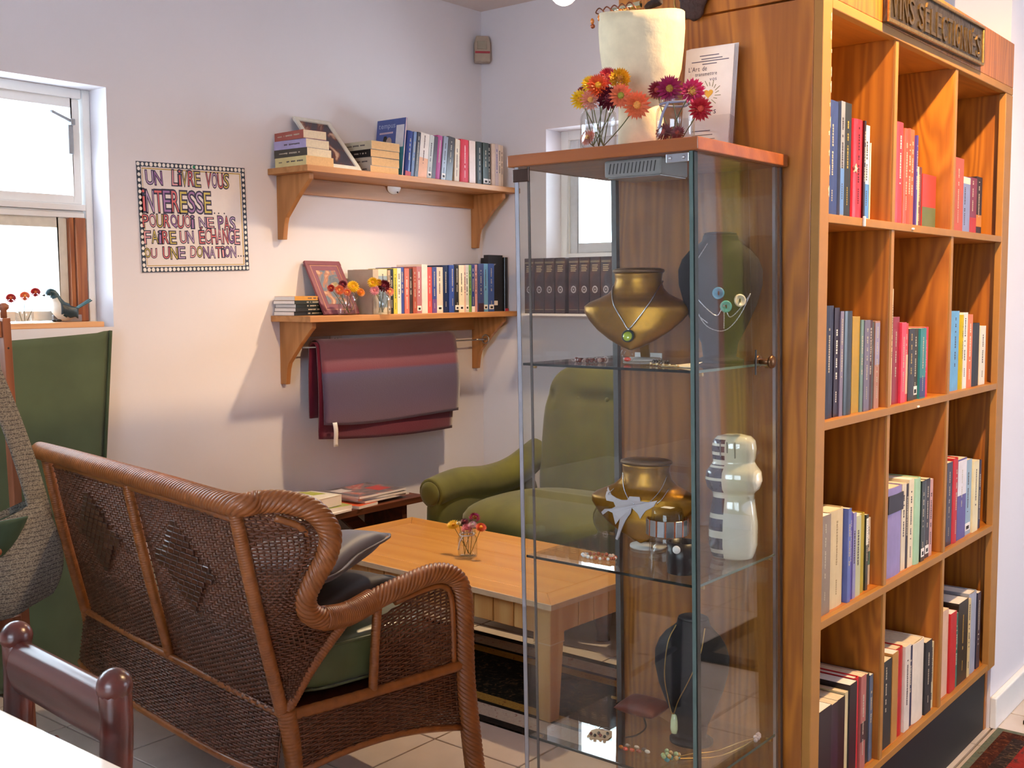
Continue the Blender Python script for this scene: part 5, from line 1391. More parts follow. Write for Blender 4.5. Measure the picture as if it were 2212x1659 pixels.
# black velvet busts
LEAF = [(0, .05, .04, .04, 0), (.006, .05, .04, .04, 0), (.012, .034, .022, .022, 0), (.04, .038, .024, .02, 0), (.08, .058, .03, .016, -.004), (.12, .075, .036, .014, -.006), (.16, .086, .04, .014, -.004), (.19, .087, .04, .018, 0), (.212, .079, .039, .022, .003), (.23, .064, .036, .027, .005), (.242, .047, .033, .03, .006), (.25, .038, .031, .03, .006), (.262, .035, .03, .03, .006)]
def black_bust(label, loc, rz, sc=1.0):
    o = thing('necklace_bust', label, 'jewellery display', loc, rz=rz)
    bust_mesh(LEAF).xf(Matrix.Diagonal((sc, 1, 1, 1))).build('bust', M_black, o)
    b = MB().lathe([(0, 0), (.033 * sc, 0), (.034 * sc, .003), (.026, .0055), (0, .006)], 20, (0, .006, .262), sy=.9); b.build('neck_cap', mat('charcoal felt', '#2c2c30', .9), o)
    return o
k1 = black_bust('black velvet bust with button necklace on the top cabinet shelf', (-1.104, 2.045, SZ[0]), radians(38))
k3 = black_bust('black velvet bust with long pendant necklace on lowest cabinet shelf', (-1.128, 1.985, SZ[2]), radians(12), .92)
def lp(x, z, off=.004): return bust_pt(LEAF, x, z, off)
bn = thing('necklace', 'button and draped chain necklace on the black bust', 'necklace', k1.location, rot=k1.rotation_euler.copy())
for (x, z, r, c) in ((-.012, .143, .0125, '#3a93b4'), (.004, .116, .0125, '#4fb0a6'), (.032, .128, .0135, '#dcd2bc')):
    p = lp(x, z, .004); k = MB().lathe([(0, .001), (r * .6, .001), (r * .7, .003), (r * .95, .003), (r, 0), (0, -.001)], 18); k.xf(Matrix.Translation(p) @ Euler((radians(84), 0, radians(18) * x / .03)).to_matrix().to_4x4())
    bt = k.build('button', mat('button ' + c, c, .25, coat=.5), bn)
    k = MB().ball((0, 0, 0), .0035, 8, 5, sc=(.5, 1, 1.3)); k.xf(Matrix.Translation(p + Vector((0, -.0035, 0)))); k.build('button_holes', M_dark, bt)
for pts in ([(.055, .122), (.035, .08), (.012, .052), (-.012, .047), (-.04, .065), (-.066, .12)], [(.055, .122), (.03, .088), (.012, .075), (.0, .098), (-.012, .078), (-.03, .088), (-.06, .12)], [(-.066, .15), (-.062, .11), (-.05, .08), (-.03, .062)], [(.0, .1), (.001, .075), (.002, .05)], [(-.066, .17), (-.05, .195), (-.03, .225)]):
    P = cr([lp(x, z + .02) for x, z in pts], 10); MB().tube(P, [.0014 * (1.3 if i % 2 else .7) for i in range(len(P))], 5).build('chain', M_silver, bn)
n3 = chain('necklace', 'long gold chain with pale glass drop on the lowest black bust', k3, [lp(-.03, .25, .002), lp(-.042, .215), lp(-.046, .15), lp(-.04, .1), lp(-.03, .065, .008), lp(-.015, .1), lp(.01, .15), lp(.03, .205), lp(.031, .25, .002)], .0011, M_brass)
b = MB().lathe([(0, 0), (.006, .002), (.0085, .012), (.008, .028), (.0055, .042), (0, .045)], 12, sy=.6); b.xf(Matrix.Translation(lp(-.03, .018, .012))); b.build('pendant', mat('pale green glass', '#c3cc9c', .1, coat=1), n3)

# ceramic figure
CF = thing('ceramic_figure', 'white ceramic figure with blue-black striped side on the middle cabinet shelf', 'figurine', (-1.068, 2.045, SZ[1]), rz=radians(16))
prof = [(0, .036), (.004, .043), (.03, .050), (.075, .05), (.105, .046), (.128, .042), (.137, .043), (.148, .054), (.165, .0585), (.182, .056), (.195, .046), (.202, .0425), (.21, .044), (.23, .046), (.246, .043), (.255, .034), (.259, .015)]
fine = []
for a, c in zip(prof, prof[1:]): fine += [(a[0] + (c[0] - a[0]) * k / 3, a[1] + (c[1] - a[1]) * k / 3) for k in range(3)]
fine.append(prof[-1]); n = 32; b = MB(); vs = []
for z, wd in fine:
    for k in range(n):
        a = 2 * pi * k / n; e = lambda q: math.copysign(abs(q) ** .75, q)
        vs.append((wd * e(cos(a)), wd * .72 * e(sin(a)), z))
b.add(vs, [tuple(range(n))[::-1], tuple((len(fine) - 1) * n + k for k in range(n))], 0, True)
RS = random.Random(9)
for j in range(len(fine) - 1):
    wh = RS.random() < .22 or fine[j][0] > .248 or .128 < fine[j][0] < .139 or .198 < fine[j][0] < .206
    for k in range(n):
        a = 2 * pi * (k + .5) / n
        mi = 1 if (cos(a - radians(198)) > .5 and not wh) else 0
        b.f.append([j * n + k, j * n + (k + 1) % n, (j + 1) * n + (k + 1) % n, (j + 1) * n + k]); b.mi.append(mi); b.sm.append(True)
b.build('body', [mat('white glaze', '#dedac6', .08, coat=1, var=.02), mat('blue black glaze', '#27293c', .1, coat=1)], CF)
b = MB()
for x, l in ((-.022, .03), (-.008, .022), (.008, .032)): b.bar((x, -.034, .245), (x + .001, -.0345, .245 - l), .002, .003, up=(0, 1, 0))
b.build('painted_lines', mat('grey glaze line', '#6a6668', .2), CF)

# tumbler with mirror bracelet, black cuff
tu = thing('tumbler', 'upturned clear glass tumbler on the middle cabinet shelf', 'glass', (-1.172, 1.955, SZ[1]))
MB().lathe([(.038, .0005), (.0365, .05), (.033, .095), (.030, .104), (.026, .106), (.0, .106), (0, .092), (.028, .09), (.031, .05), (.0345, .0008), (.038, .0005)], 24).build('bowl', glass('tumbler glass', (.95, .96, .96), 1.5), tu)
MB().box(-.012, .012, -.008, .01, .1062, .1066).build('price_label', M_pagew, tu)
mb_ = thing('bracelet', 'wide bracelet of mirror tiles around the upturned tumbler', 'bracelet', (-1.172, 1.955, SZ[1] + .05))
for k in range(14):
    a = 2 * pi * k / 14; R = Matrix.Rotation(a, 3, 'Z')
    MB().obox(R @ Vector((.0425, 0, .018)), (.002, .0155, .033), R).build('mirror_tile', M_steel, mb_, bev=.0008, seg=1)
    MB().obox(Matrix.Rotation(a + pi / 14, 3, 'Z') @ Vector((.0425, 0, .018)), (.0025, .0025, .033), Matrix.Rotation(a + pi / 14, 3, 'Z')).build('amber_bar', mat('amber glass', '#a8501e', .15, coat=1), mb_)
cu = thing('cuff_bracelet', 'black leather cuff bracelet with round tag beside the tumbler', 'bracelet', (-1.088, 1.872, SZ[1]))
MB().lathe([(.0295, .0006), (.0305, .03), (.0295, .062), (.0265, .062), (.0275, .03), (.0265, .0006), (.0295, .0006)], 28).build('band', mat('black leather', '#121214', .35, bump=.1), cu)
tg = MB().lathe([(0, 0), (.008, 0), (.008, .001), (0, .001)], 16); tg.xf(Matrix.Translation((.006, -.032, .052)) @ Euler((radians(90), 0, radians(12))).to_matrix().to_4x4()); tg.build('round_tag', M_pagew, cu)
b = MB()
for z in (.016, .034, .05): b.obox(Matrix.Rotation(radians(195), 3, 'Z') @ Vector((.0306, 0, z)), (.002, .006, .007), Matrix.Rotation(radians(195), 3, 'Z') @ Matrix.Rotation(radians(45), 3, 'X'))
b.build('studs', M_silver, cu)

def bead_bracelet(label, loc, R_, n, cols, r=.0045, sq=.7, rz=0, rnd=1):
    o = thing('bracelet', label, 'bracelet', loc, rz=rz, group='bead bracelets in the cabinet')
    q = random.Random(int(abs(loc[0]) * 1000))
    for k in range(n):
        a = 2 * pi * k / n; rr = r * q.uniform(.75, 1.15)
        MB().ball((R_ * cos(a), R_ * sq * sin(a), rr + .0003), rr, 8, 6).build('bead', mat('bead ' + q.choice(cols), q.choice(cols), .15, coat=.6), o)
    return o
bead_bracelet('copper and glass bead bracelet at the left of top cabinet shelf', (-1.325, 1.895, SZ[0]), .03, 20, ['#8a3a22', '#5a4a40', '#b0887a', '#6a2a1c'], rz=.3)
bead_bracelet('small dark bead bracelet at the back of top cabinet shelf', (-1.19, 1.955, SZ[0]), .016, 14, ['#3a3430', '#6a5a48', '#4a4038'], r=.003)
bead_bracelet('red and crystal bead bracelet on the middle cabinet shelf', (-1.283, 1.868, SZ[1]), .036, 24, ['#9a4a2a', '#c9b0a0', '#8a6a5a', '#d0d4da'], r=.004, sq=.5, rz=.2)
rg = thing('finger_ring', 'clear resin ring with red heart standing on top cabinet shelf', 'ring', (-1.246, 1.915, SZ[0]))
b = MB().tube([(.0125 * cos(k * pi / 10), 0, .0165 + .0125 * sin(k * pi / 10)) for k in range(20)], .004, 8, closed=True); b.build('band', glass('resin', (.98, .97, .95), 1.5), rg)
MB().ball((0, 0, .008), .006, 10, 6, sc=(1.5, 1, .8)).build('red_inlay', mat('red inlay', '#c8341a', .1, coat=1), rg)
ec = thing('earring_card', 'cream card with wire earrings lying at front of top cabinet shelf', 'earrings', (-1.105, 1.875, SZ[0]), rz=radians(-20))
MB().grid(lambda u, v: Vector((-.028 + .075 * u, -.018 + .03 * v + .012 * u, .0008 + .010 * u * v)), 4, 4).build('card', mat('cream card', '#d9cdb4', .6), ec, solid=.0008)
for k in range(3):
    MB().tube(cr([(-.07 + .02 * k, -.02, .002), (-.04 + .02 * k, -.014 + .004 * k, .004), (-.015 + .02 * k, -.02 + .002 * k, .002), (.02, -.024, .003)], 6), .0009, 5).build('wire', M_brass, ec)
for k in range(5): MB().ball((-.06 + .02 * k, -.018, .0038), .0026, 8, 5).build('bead', mat('pearl', '#cfc0a0', .2, coat=1), ec)
wc = thing('card', 'small white card standing behind the upper golden bust', 'card', (-1.31, 2.09, SZ[0]))
MB().box(-.03, .04, 0, .0012, .0005, .012).build('paper', M_pagew, wc)

# lowest shelf: purse, tag earrings, cord bracelet, gem necklace
pu = thing('purse', 'small brown red leather pouch at the back of lowest cabinet shelf', 'purse', (-1.292, 2.055, SZ[2] + .016), rot=(radians(8), radians(-3), radians(-6)))
pillow(.11, .075, .03, .2).build('pouch', mat('red brown leather', '#6a2f1e', .5, var=.25, scale=30, bump=.3), pu)
MB().tube(cr([(-.05, .0, .004), (-.07, -.01, -.006), (-.066, .012, -.010), (-.075, .0, -.012), (-.06, -.02, -.013)], 6), .0016, 6).build('drawstring', M_dark, pu)
MB().tube(cr([(.03, -.035, -.008), (.052, -.06, -.0135), (.055, -.095, -.014), (.04, -.115, -.014)], 6), .0018, 6).build('drawstring', M_dark, pu)
et = thing('earring_tag', 'cream swing tag with red and black earrings on lowest cabinet shelf', 'earrings', (-1.298, 1.892, SZ[2]), rz=radians(20))
MB().prism([(-.022, -.022), (.024, -.022), (.028, .0), (.022, .024), (-.014, .026), (-.022, .014)], .0008, .0022, 'z').build('tag', mat('peach card', '#cdb08e', .6), et)
MB().tube([(.004 + .012 * cos(k * pi / 8), .03 + .009 * sin(k * pi / 8), .002) for k in range(16)], .0008, 5, closed=True).build('wire_loop', M_dark, et)
for k, (x, y, c) in enumerate(((-.015, -.012, '#7a2018'), (-.005, -.018, '#241c1a'), (.006, -.014, '#8a2a1c'), (.016, -.018, '#2a201c'), (.0, -.004, '#3a2a24'), (.018, .0, '#4a4640'))):
    MB().ball((x, y, .0055), .0036, 8, 5).build('bead', mat('bead ' + c, c, .2, coat=.6), et)
cb = thing('bracelet', 'amber and red stick bracelet near the front of lowest cabinet shelf', 'bracelet', (-1.195, 1.875, SZ[2]), rz=.1)
for k, (x, y, c) in enumerate(((-.028, -.012, '#a8601e'), (-.016, -.016, '#c03a1a'), (-.002, -.014, '#b4481e'), (.012, -.012, '#8a3a1a'), (-.02, .002, '#8a7a6a'), (0, .004, '#b09a80'), (.018, .002, '#6a5a50'), (.028, -.004, '#c0b4a4'))):
    MB().ball((x, y, .0042), .004, 8, 6, sc=(1.6, .8, 1)).build('bead', mat('bead ' + c, c, .15, coat=.6), cb)
gn = thing('necklace', 'gold chain with blue-green cluster pendant at front of lowest shelf', 'necklace', (-1.112, 1.875, SZ[2]))
MB().tube(cr([(0, 0, .004), (.02, .05, .002), (.05, .09, .002), (.068, .16, .002), (.085, .2, .003)], 8), .0014, 5).build('chain', M_brass, gn)
MB().tube(cr([(0, 0, .004), (.03, .03, .002), (.066, .07, .002), (.082, .14, .002), (.085, .2, .003)], 8), .0014, 5).build('chain', M_brass, gn)
q = random.Random(2)
for k in range(14): MB().ball((q.uniform(-.016, .012), q.uniform(-.02, .012), .005 + q.uniform(0, .012)), .005, 8, 6).build('bead', mat('gem' + str(k % 3), ['#4a8a8a', '#8a9a6a', '#b08a4a'][k % 3], .15, coat=.8), gn)
for k in range(8): MB().ball((.086 + q.uniform(-.008, .008), .2 + q.uniform(-.02, .02), .005), .005, 8, 6).build('crystal', mat('pink crystal', '#c8b4b8', .1, coat=1), gn)

# ================================================================ ON TOP OF THE CABINET
LS = thing('paper_lamp', 'cream paper lamp with wide shade standing on the glass cabinet', 'lamp', (-1.238, 1.95, ZTOP))
M_paper = mat('handmade paper', '#d8c9a6', .75, var=.10, scale=26, bump=.35)
def rag(prof, n=40):
    return MB().lathe(prof, n)
MB().lathe([(.0, .0005), (.047, .0005), (.046, .06), (.045, .128), (.0, .13)], 32).build('base', M_paper, LS)
b = MB(); n = 44
pr_ = [(.05, .107), (.060, .112), (.071, .135), (.079, .17), (.084, .21), (.0865, .25), (.086, .275)]
vs = []
for j, (r, z) in enumerate(pr_):
    for k in range(n):
        a = 2 * pi * k / n
        w_ = 1 + .012 * sin(3 * a + z * 30) + .008 * sin(7 * a + z * 60)
        vs.append((r * w_ * cos(a), r * w_ * sin(a), z + (.006 * sin(2 * a + .6) if j == len(pr_) - 1 else 0)))
b.add(vs, [(j * n + k, j * n + (k + 1) % n, (j + 1) * n + (k + 1) % n, (j + 1) * n + k) for j in range(len(pr_) - 1) for k in range(n)], 0, True)
b.build('shade', M_paper, LS, solid=.002)
OR = thing('wire_ornament', 'bark and copper wire ornament with amber resting on the lamp shade', 'ornament', (-1.25, 1.915, ZTOP + .272))
MB().tube([(-.03, -.012, .012), (.035, -.004, .018)], .0065, 12).build('metal_tube', mat('polished tube', '#c8ccae', .12, 1), OR)
b = MB().tube(cr([(.03, .02, .016), (.048, .022, .022), (.066, .024, .025)], 5), [.004, .006, .007, .008, .008, .009, .009, .008, .009, .008, .006], 9); b.build('bark', mat('dark bark', '#2c1c18', .8, bump=.6, var=.3, scale=80), OR)
for k in range(5):
    x = -.05 + .018 * k
    MB().tube(cr([(x, -.02, .008), (x - .008, -.026, .012), (x + .004, -.03, .018), (x + .014, -.024, .004), (x + .004, -.028, -.012), (x + .018, -.024, -.002)], 6), .0014, 6).build('copper_wire', mat('copper wire', '#6a4030', .3, .9), OR)
for (x, z, r) in ((-.022, -.004, .009), (-.066, -.004, .005), (.002, .002, .006), (-.048, .0, .006)):
    MB().ball((x, -.027, z), r, 10, 7, sc=(.8, .8, 1.2)).build('amber', mat('amber orange', '#d8761a', .15, coat=1), OR)
MB().ball((-.07, -.02, -.012), .005, 8, 6).build('copper_bead', mat('copper bead', '#b06848', .25, .9), OR)
BK = thing('bark_ornament', 'dark brown piece of bark hanging on the bookcase side above the lamp', 'ornament', (-1.232, 2.15, 1.987))
b = MB()
def bark(u, v):
    a = 2 * pi * u; t_ = pi * v; r = .043 * (1 + .09 * sin(3 * a) + .06 * sin(5 * a + 1) + .03 * sin(11 * a))
    return Vector((r * .9 * sin(t_) * cos(a), .011 * cos(t_) - .001, r * 1.1 * sin(t_) * sin(a) + .008))
b.grid(bark, 40, 12, closeu=True); b.build('bark', mat('dark bark brown', '#3a221b', .75, bump=.7, var=.3, scale=60), BK)
MB().tube(cr([(-.036, -.01, .03), (-.04, -.014, 0), (-.034, -.012, -.025), (-.038, -.012, -.04)], 5), .002, 6).build('cord', M_brass, BK)
BR = thing('brochure_holder', 'clear acrylic holder with white brochures on the glass cabinet', 'brochure holder', (-1.175, 2.105, ZTOP), rot=(radians(-7), 0, radians(4)))
b = MB(); b.box(-.061, .061, -.026, -.0245, .001, .085); b.box(-.061, .061, .0055, .007, .001, .15); b.box(-.061, -.0595, -.0245, .0055, .001, .085); b.box(.0595, .061, -.0245, .0055, .001, .085); b.box(-.061, .061, -.026, .007, .0005, .002)
b.build('acrylic_stand', glass('acrylic', (.94, .95, .97), 1.45), BR)
for k in range(4):
    MB().box(-.055 + .0012 * k, .056 + .0012 * k, -.012 + .004 * k, -.0105 + .004 * k, .003, .236 + .002 * k).build('brochure', M_pagew, BR)
def bf(x, y, d): return (x, -.0122 - d, y)
ink = mat('grey ink', '#5a5870', .6)
b = MB(); put_line(b, "L'Art de", -.046, .187, .010, bf, wtot=.042); put_line(b, 'transmettre', -.030, .176, .008, bf, wtot=.05); put_line(b, 'vos', .004, .164, .008, bf, wtot=.016); put_line(b, 'valeurs', -.032, .093, .013, bf, wtot=.055)
b.build('lettering', mat('violet ink dark', '#3c3a58', .6), BR, recalc=False)
b = MB()
for k, (x0, x1, z) in enumerate(((-.022, .022, .218), (-.018, .03, .211), (-.04, .045, .206), (-.015, .018, .2))): b.box(x0, x1, -.0126, -.012, z, z + .0018)
for k in range(4): b.box(-.03, .03 - .006 * k, -.0126, -.012, .03 + k * .009, .0318 + k * .009)
b.build('small_print', ink, BR)
b = MB()
for k in range(18):
    a = 2 * pi * k / 18; b.bar((.003 + .016 * cos(a), -.0124, .137 + .016 * sin(a)), (.003 + (.024 + .005 * (k % 2)) * cos(a + .15), -.0124, .137 + (.024 + .005 * (k % 2)) * sin(a + .15)), .0014, .0006, up=(0, 1, 0))
b.build('sun_rays', mat('olive ink', '#8a8a6a', .6), BR)
hp = [(.003 + .0105 * (sin(t_) ** 3), .137 + .0105 * (.81 * cos(t_) - .31 * cos(2 * t_) - .125 * cos(3 * t_) - .06 * cos(4 * t_))) for t_ in [2 * pi * k / 24 for k in range(24)]]
MB().prism(hp, -.0128, -.012, 'y').build('heart', mat('yellow orange heart', '#d8a83a', .6), BR)
# ================================================================ FLOWERS
FCOL = {'yellow': ('#e0b010', '#c88a10'), 'peach': ('#d8846a', '#e0a04a'), 'darkred': ('#7a1424', '#a03a30'), 'flame': ('#d04a1c', '#e0a020'), 'crimson': ('#a81428', '#c04030'), 'gold': ('#c8961c', '#a86a1a'), 'maroon': ('#5c0c24', '#7a1a30'), 'peachgreen': ('#d8704c', '#8a8a2a'), 'coral': ('#d86a40', '#d89040'),
        'magenta': ('#94164c', '#a07a28'), 'pinkmag': ('#c03a70', '#c8a040'), 'cream': ('#dccfae', '#c8b060'), 'pink': ('#d88a98', '#c86a70'), 'blush': ('#e0b0b4', '#d0c0a0'), 'red': ('#a8221e', '#c05a2a'), 'orange': ('#d07a1c', '#b85a1a')}
M_stem = mat('dry green stem', '#4a5228', .7)
PET = {}
def petal_mesh(n, rings):
    b = MB()
    for k, (r0, r1, z0, z1, m) in enumerate(rings):
        for i in range(m):
            a = 2 * pi * (i + .5 * (k % 2)) / m; w_ = pi / m * 1.0
            p = lambda r, z, da: (r * cos(a + da), r * sin(a + da), z)
            rm = r0 + (r1 - r0) * .6; zm = z0 + (z1 - z0) * .5 - .03
            b.add([p(r0, z0, -w_ * .5), p(r0, z0, w_ * .5), p(rm, zm, w_ * .85), p(r1, z1, 0), p(rm, zm, -w_ * .85)], [(0, 1, 2, 3, 4)], 0, True)
    return b
BLOOM = [(.25, 1.0, 0, .12, 18), (.25, .92, .08, .32, 16), (.22, .78, .14, .5, 14), (.18, .6, .18, .58, 12), (.12, .42, .2, .56, 9)]
BALL = [(.3, .95, -.1, .35, 14), (.3, .85, .1, .62, 13), (.28, .68, .25, .82, 11), (.2, .45, .4, .95, 9), (.1, .25, .5, 1.0, 6)]
def flower(label, pos, r, col, face, base, group, kind='open'):
    c1, c2 = FCOL[col]
    o = thing('strawflower', label, 'flower', base, group=group)
    rel = Vector(pos) - Vector(base)
    R = Vector(face).to_track_quat('Z', 'X').to_matrix().to_4x4()
    r *= 1.22
    M_ = Matrix.Translation(rel) @ R @ Matrix.Scale(r, 4)
    b = petal_mesh(0, BLOOM if kind == 'open' else BALL); b.xf(M_)
    b.build('petals', mat('petal ' + c1, c1, .5, var=.15, scale=200), o, recalc=False)
    b = MB().ball((0, 0, .22 if kind == 'open' else .4), .3 if kind == 'open' else .35, 12, 6, sc=(1, 1, .75)); b.xf(M_); b.build('centre', mat('centre ' + c2, c2, .7, var=.3, scale=400), o)
    mid = rel * .5 + Vector((.004 * sin(pos[0] * 90), .004 * cos(pos[1] * 70), 0))
    MB().tube(cr([(0, 0, .001), mid, rel - Vector(face).normalized() * r * .1], 6), .0011, 5).build('stem', M_stem, o)
    return o
M_jar = glass('jar glass', (.95, .965, .97), 1.5)
def jar(label, loc, r, h, ribbon=None):
    o = thing('glass_jar', label, 'jar', loc)
    k = r
    MB().lathe([(k * .9, .0006), (k, .006), (k, h * .62), (k * .96, h * .72), (k * .78, h * .8), (k * .78, h * .84), (k * .86, h * .86), (k * .86, h * .9), (k * .8, h * .92), (k * .8, h), (k * .76, h), (k * .74, h * .8), (k * .9, h * .7), (k * .95, h * .6), (k * .95, .01), (k * .85, .005), (0, .005)], 28).build('glass', M_jar, o)
    b = MB().tube([(k * .83 * cos(a * pi / 14), k * .83 * sin(a * pi / 14), h * .88) for a in range(28)], .0013, 6, closed=True); b.build('rim_bead', M_jar, o)
    if ribbon:
        MB().tube(cr([(-k * .8, -.004, h * .83), (0, -k * .84, h * .82), (k * .8, -.004, h * .84), (0, k * .84, h * .83)], 6, True), .0025, 6, closed=True).build('ribbon', ribbon, o)
        MB().tube(cr([(.004, -k * .85, h * .83), (-.004, -k * 1.05, h * .6), (-.012, -k * 1.06, h * .3)], 5), .0028, 6).build('ribbon_tail', ribbon, o)
    return o
toC = lambda p, dz=.1: (EYE - Vector(p)).normalized() + Vector((0, 0, dz))
j1 = jar('clear glass jar of orange and yellow strawflowers on cabinet, left', (-1.262, 1.832, ZTOP), .036, .098)
J1 = [(-1.298, 1.820, 1.742, 0.0156, 'yellow', 'lowest left yellow'), (-1.267, 1.812, 1.737, 0.0164, 'peach', 'low peach'), (-1.300, 1.830, 1.759, 0.0083, 'darkred', 'tiny dark red'), (-1.273, 1.82, 1.768, 0.0146, 'yellow', 'upper yellow'), (-1.246, 1.808, 1.761, 0.0181, 'flame', 'flame orange'), (-1.235, 1.825, 1.779, 0.0153, 'crimson', 'topmost crimson'), (-1.205, 1.820, 1.769, 0.0179, 'gold', 'golden round'), (-1.232, 1.822, 1.737, 0.0198, 'maroon', 'dark maroon'), (-1.194, 1.808, 1.736, 0.0187, 'peachgreen', 'peach green-centred'), (-1.160, 1.812, 1.715, 0.0212, 'coral', 'coral drooping')]
for i, (x, y, z, r, c, d) in enumerate(J1):
    f_ = toC((x, y, z)) + Vector((x + 1.245, 0, (z - 1.74) * 2)) * 4 * (1 if i not in (8, 9) else .3)
    flower('%s strawflower in the left jar on the cabinet' % d, (x, y, z), r * 1.1, c, f_, (-1.262 + .012 * cos(i * 2.1), 1.832 + .012 * sin(i * 2.1), ZTOP + .006), 'flowers in the left cabinet jar', 'ball' if c in ('gold', 'maroon') else 'open')
flower('dried pink strawflower fallen inside the left jar on the cabinet', (-1.278, 1.822, ZTOP + .024), .016, 'peach', (-.2, -1, .4), (-1.27, 1.83, ZTOP + .006), 'flowers in the left cabinet jar')
j2 = jar('clear glass jar of magenta strawflowers with ribbon on cabinet, right', (-1.105, 1.862, ZTOP), .037, .092, mat('lilac raffia', '#8f92a8', .8))
J2 = [(-1.105, 1.840, 1.743, 0.0193, 'magenta', 'big magenta', 'open'), (-1.139, 1.850, 1.746, 0.0133, 'darkred', 'small dark red', 'open'), (-1.062, 1.848, 1.734, 0.0190, 'pinkmag', 'pink side-turned', 'ball'), (-1.040, 1.842, 1.699, 0.0172, 'crimson', 'crimson drooping', 'open')]
for i, (x, y, z, r, c, d, k) in enumerate(J2):
    f_ = toC((x, y, z)) + Vector((x + 1.1, 0, 0)) * (8 if k == 'ball' else 3)
    flower('%s strawflower in the right jar on the cabinet' % d, (x, y, z), r * 1.15, c, f_, (-1.105 + .012 * cos(i * 2.1), 1.862 + .012 * sin(i * 2.1), ZTOP + .006), 'flowers in the right cabinet jar', k)
for i, (x, z) in enumerate(((-1.12, 1.664), (-1.09, 1.66))):
    flower('%s dark red bloom pressed inside the right jar on the cabinet' % ('larger', 'smaller')[i], (x, 1.848, z), .016 - .003 * i, 'darkred', (0, -1, .3), (x, 1.87, ZTOP + .006), 'flowers in the right cabinet jar')
j3 = jar('small clear jar of mixed strawflowers on the coffee table', (-2.634, 2.988, .4005), .036, .098, mat('pale ribbon', '#c9d0dc', .5))
J3 = [(-2.713, 3.0, .501, .0206, 'yellow', 'yellow'), (-2.687, 3.0, .513, .0085, 'cream', 'tiny cream'), (-2.662, 3.005, .520, .0136, 'maroon', 'dark maroon'), (-2.619, 3.01, .536, .0186, 'magenta', 'tallest magenta'), (-2.635, 2.985, .497, .0187, 'pink', 'pink'), (-2.610, 2.99, .519, .0135, 'blush', 'pale blush'), (-2.575, 2.995, .512, .0168, 'flame', 'red and yellow')]
for i, (x, y, z, r, c, d) in enumerate(J3):
    flower('%s strawflower in the coffee table jar' % d, (x, y, z), r * 1.1, c, toC((x, y, z), .3) + Vector((x + 2.64, 0, .2)) * 6, (-2.634 + .012 * cos(i * 2.1), 2.988 + .012 * sin(i * 2.1), .407), 'flowers in the coffee table jar', 'ball' if c in ('magenta', 'pink') else 'open')
j4 = jar('small clear jar of flowers before the red frame on lower shelf', (-3.495, 3.208, LZ), .040, .098)
J4 = [(-3.5, 3.122, 1.383, .0135, 'red', 'small red'), (-3.49, 3.160, 1.375, .0175, 'coral', 'coral'), (-3.5, 3.187, 1.398, .0156, 'maroon', 'maroon'), (-3.505, 3.150, 1.398, .0097, 'cream', 'tiny cream'), (-3.485, 3.198, 1.365, .0137, 'coral', 'lower coral'), (-3.49, 3.236, 1.389, .0217, 'yellow', 'big yellow'), (-3.49, 3.279, 1.365, .0159, 'orange', 'orange drooping')]
for i, (x, y, z, r, c, d) in enumerate(J4):
    flower('%s strawflower in the left jar on lower wall shelf' % d, (x, y, z), r * 1.1, c, toC((x, y, z), .1) + Vector((0, (y - 3.2) * 6, .2)), (-3.495 + .012 * cos(i * 2.1), 3.208 + .012 * sin(i * 2.1), LZ + .007), 'flowers in the left shelf jar')
j5 = jar('small clear jar of flowers before the books on lower shelf', (-3.472, 3.385, LZ), .042, .098)
J5 = [(-3.475, 3.339, 1.407, .02, 'yellow', 'larger yellow'), (-3.475, 3.372, 1.407, .0141, 'gold', 'smaller golden'), (-3.465, 3.394, 1.391, .0242, 'maroon', 'big maroon'), (-3.465, 3.339, 1.373, .018, 'pink', 'pink'), (-3.465, 3.428, 1.367, .0163, 'peach', 'peach')]
for i, (x, y, z, r, c, d) in enumerate(J5):
    flower('%s strawflower in the right jar on lower wall shelf' % d, (x, y, z), r * 1.1, c, toC((x, y, z), .1) + Vector((0, (y - 3.385) * 6, .2)), (-3.472 + .012 * cos(i * 2.1), 3.385 + .012 * sin(i * 2.1), LZ + .007), 'flowers in the right shelf jar', 'ball' if c == 'maroon' else 'open')
# flowers on the window sill, washed out by daylight
j6 = jar('clear jar of red flowers on the bright left window sill', (-3.752, 1.93, 1.2632), .03, .07)
for i, (y, z) in enumerate(((1.884, 1.349), (1.934, 1.356), (1.973, 1.369))):
    flower('%s red flower of the jar on the window sill' % ('left', 'middle', 'right')[i], (-3.752, y, z), .017, ('red', 'coral', 'red')[i], (1, -.4, .5), (-3.752 + .008 * (i - 1), 1.93 + .006 * (i - 1), 1.27), 'flowers on the window sill')

# ================================================================ BIRD FIGURINE ON THE SILL
BD = thing('bird_figurine', 'teal and white bird figurine on the left window sill', 'figurine', (-3.752, 2.06, 1.2635), rz=0)
pth = cr([(0, -.048, .098), (0, -.036, .106), (0, -.022, .100), (0, -.012, .078), (0, .0, .052), (0, .02, .036), (0, .045, .034), (0, .062, .045)], 5)
rad = []
rp = [.006, .014, .0155, .019, .031, .034, .022, .010]
for i in range(len(pth)):
    q = i / (len(pth) - 1) * 7; k = min(6, int(q)); rad.append(rp[k] + (rp[k + 1] - rp[k]) * (q - k))
b = MB().tube(pth, rad, 18)
for fi, f_ in enumerate(b.f):
    c = sum((Vector(b.v[i]) for i in f_), Vector()) / len(f_)
    # breast: forward and under the body; cap, nape and back stay teal
    b.mi[fi] = 1 if (c.y < .012 and c.z < .085 and (c.y + .35 * (c.z - .05)) < -.005) or (c.z < .022) else 0
b.build('body', [mat('teal bird paint', '#1f3f48', .35, var=.25, scale=60), mat('cream breast', '#d2ccc0', .5)], BD)
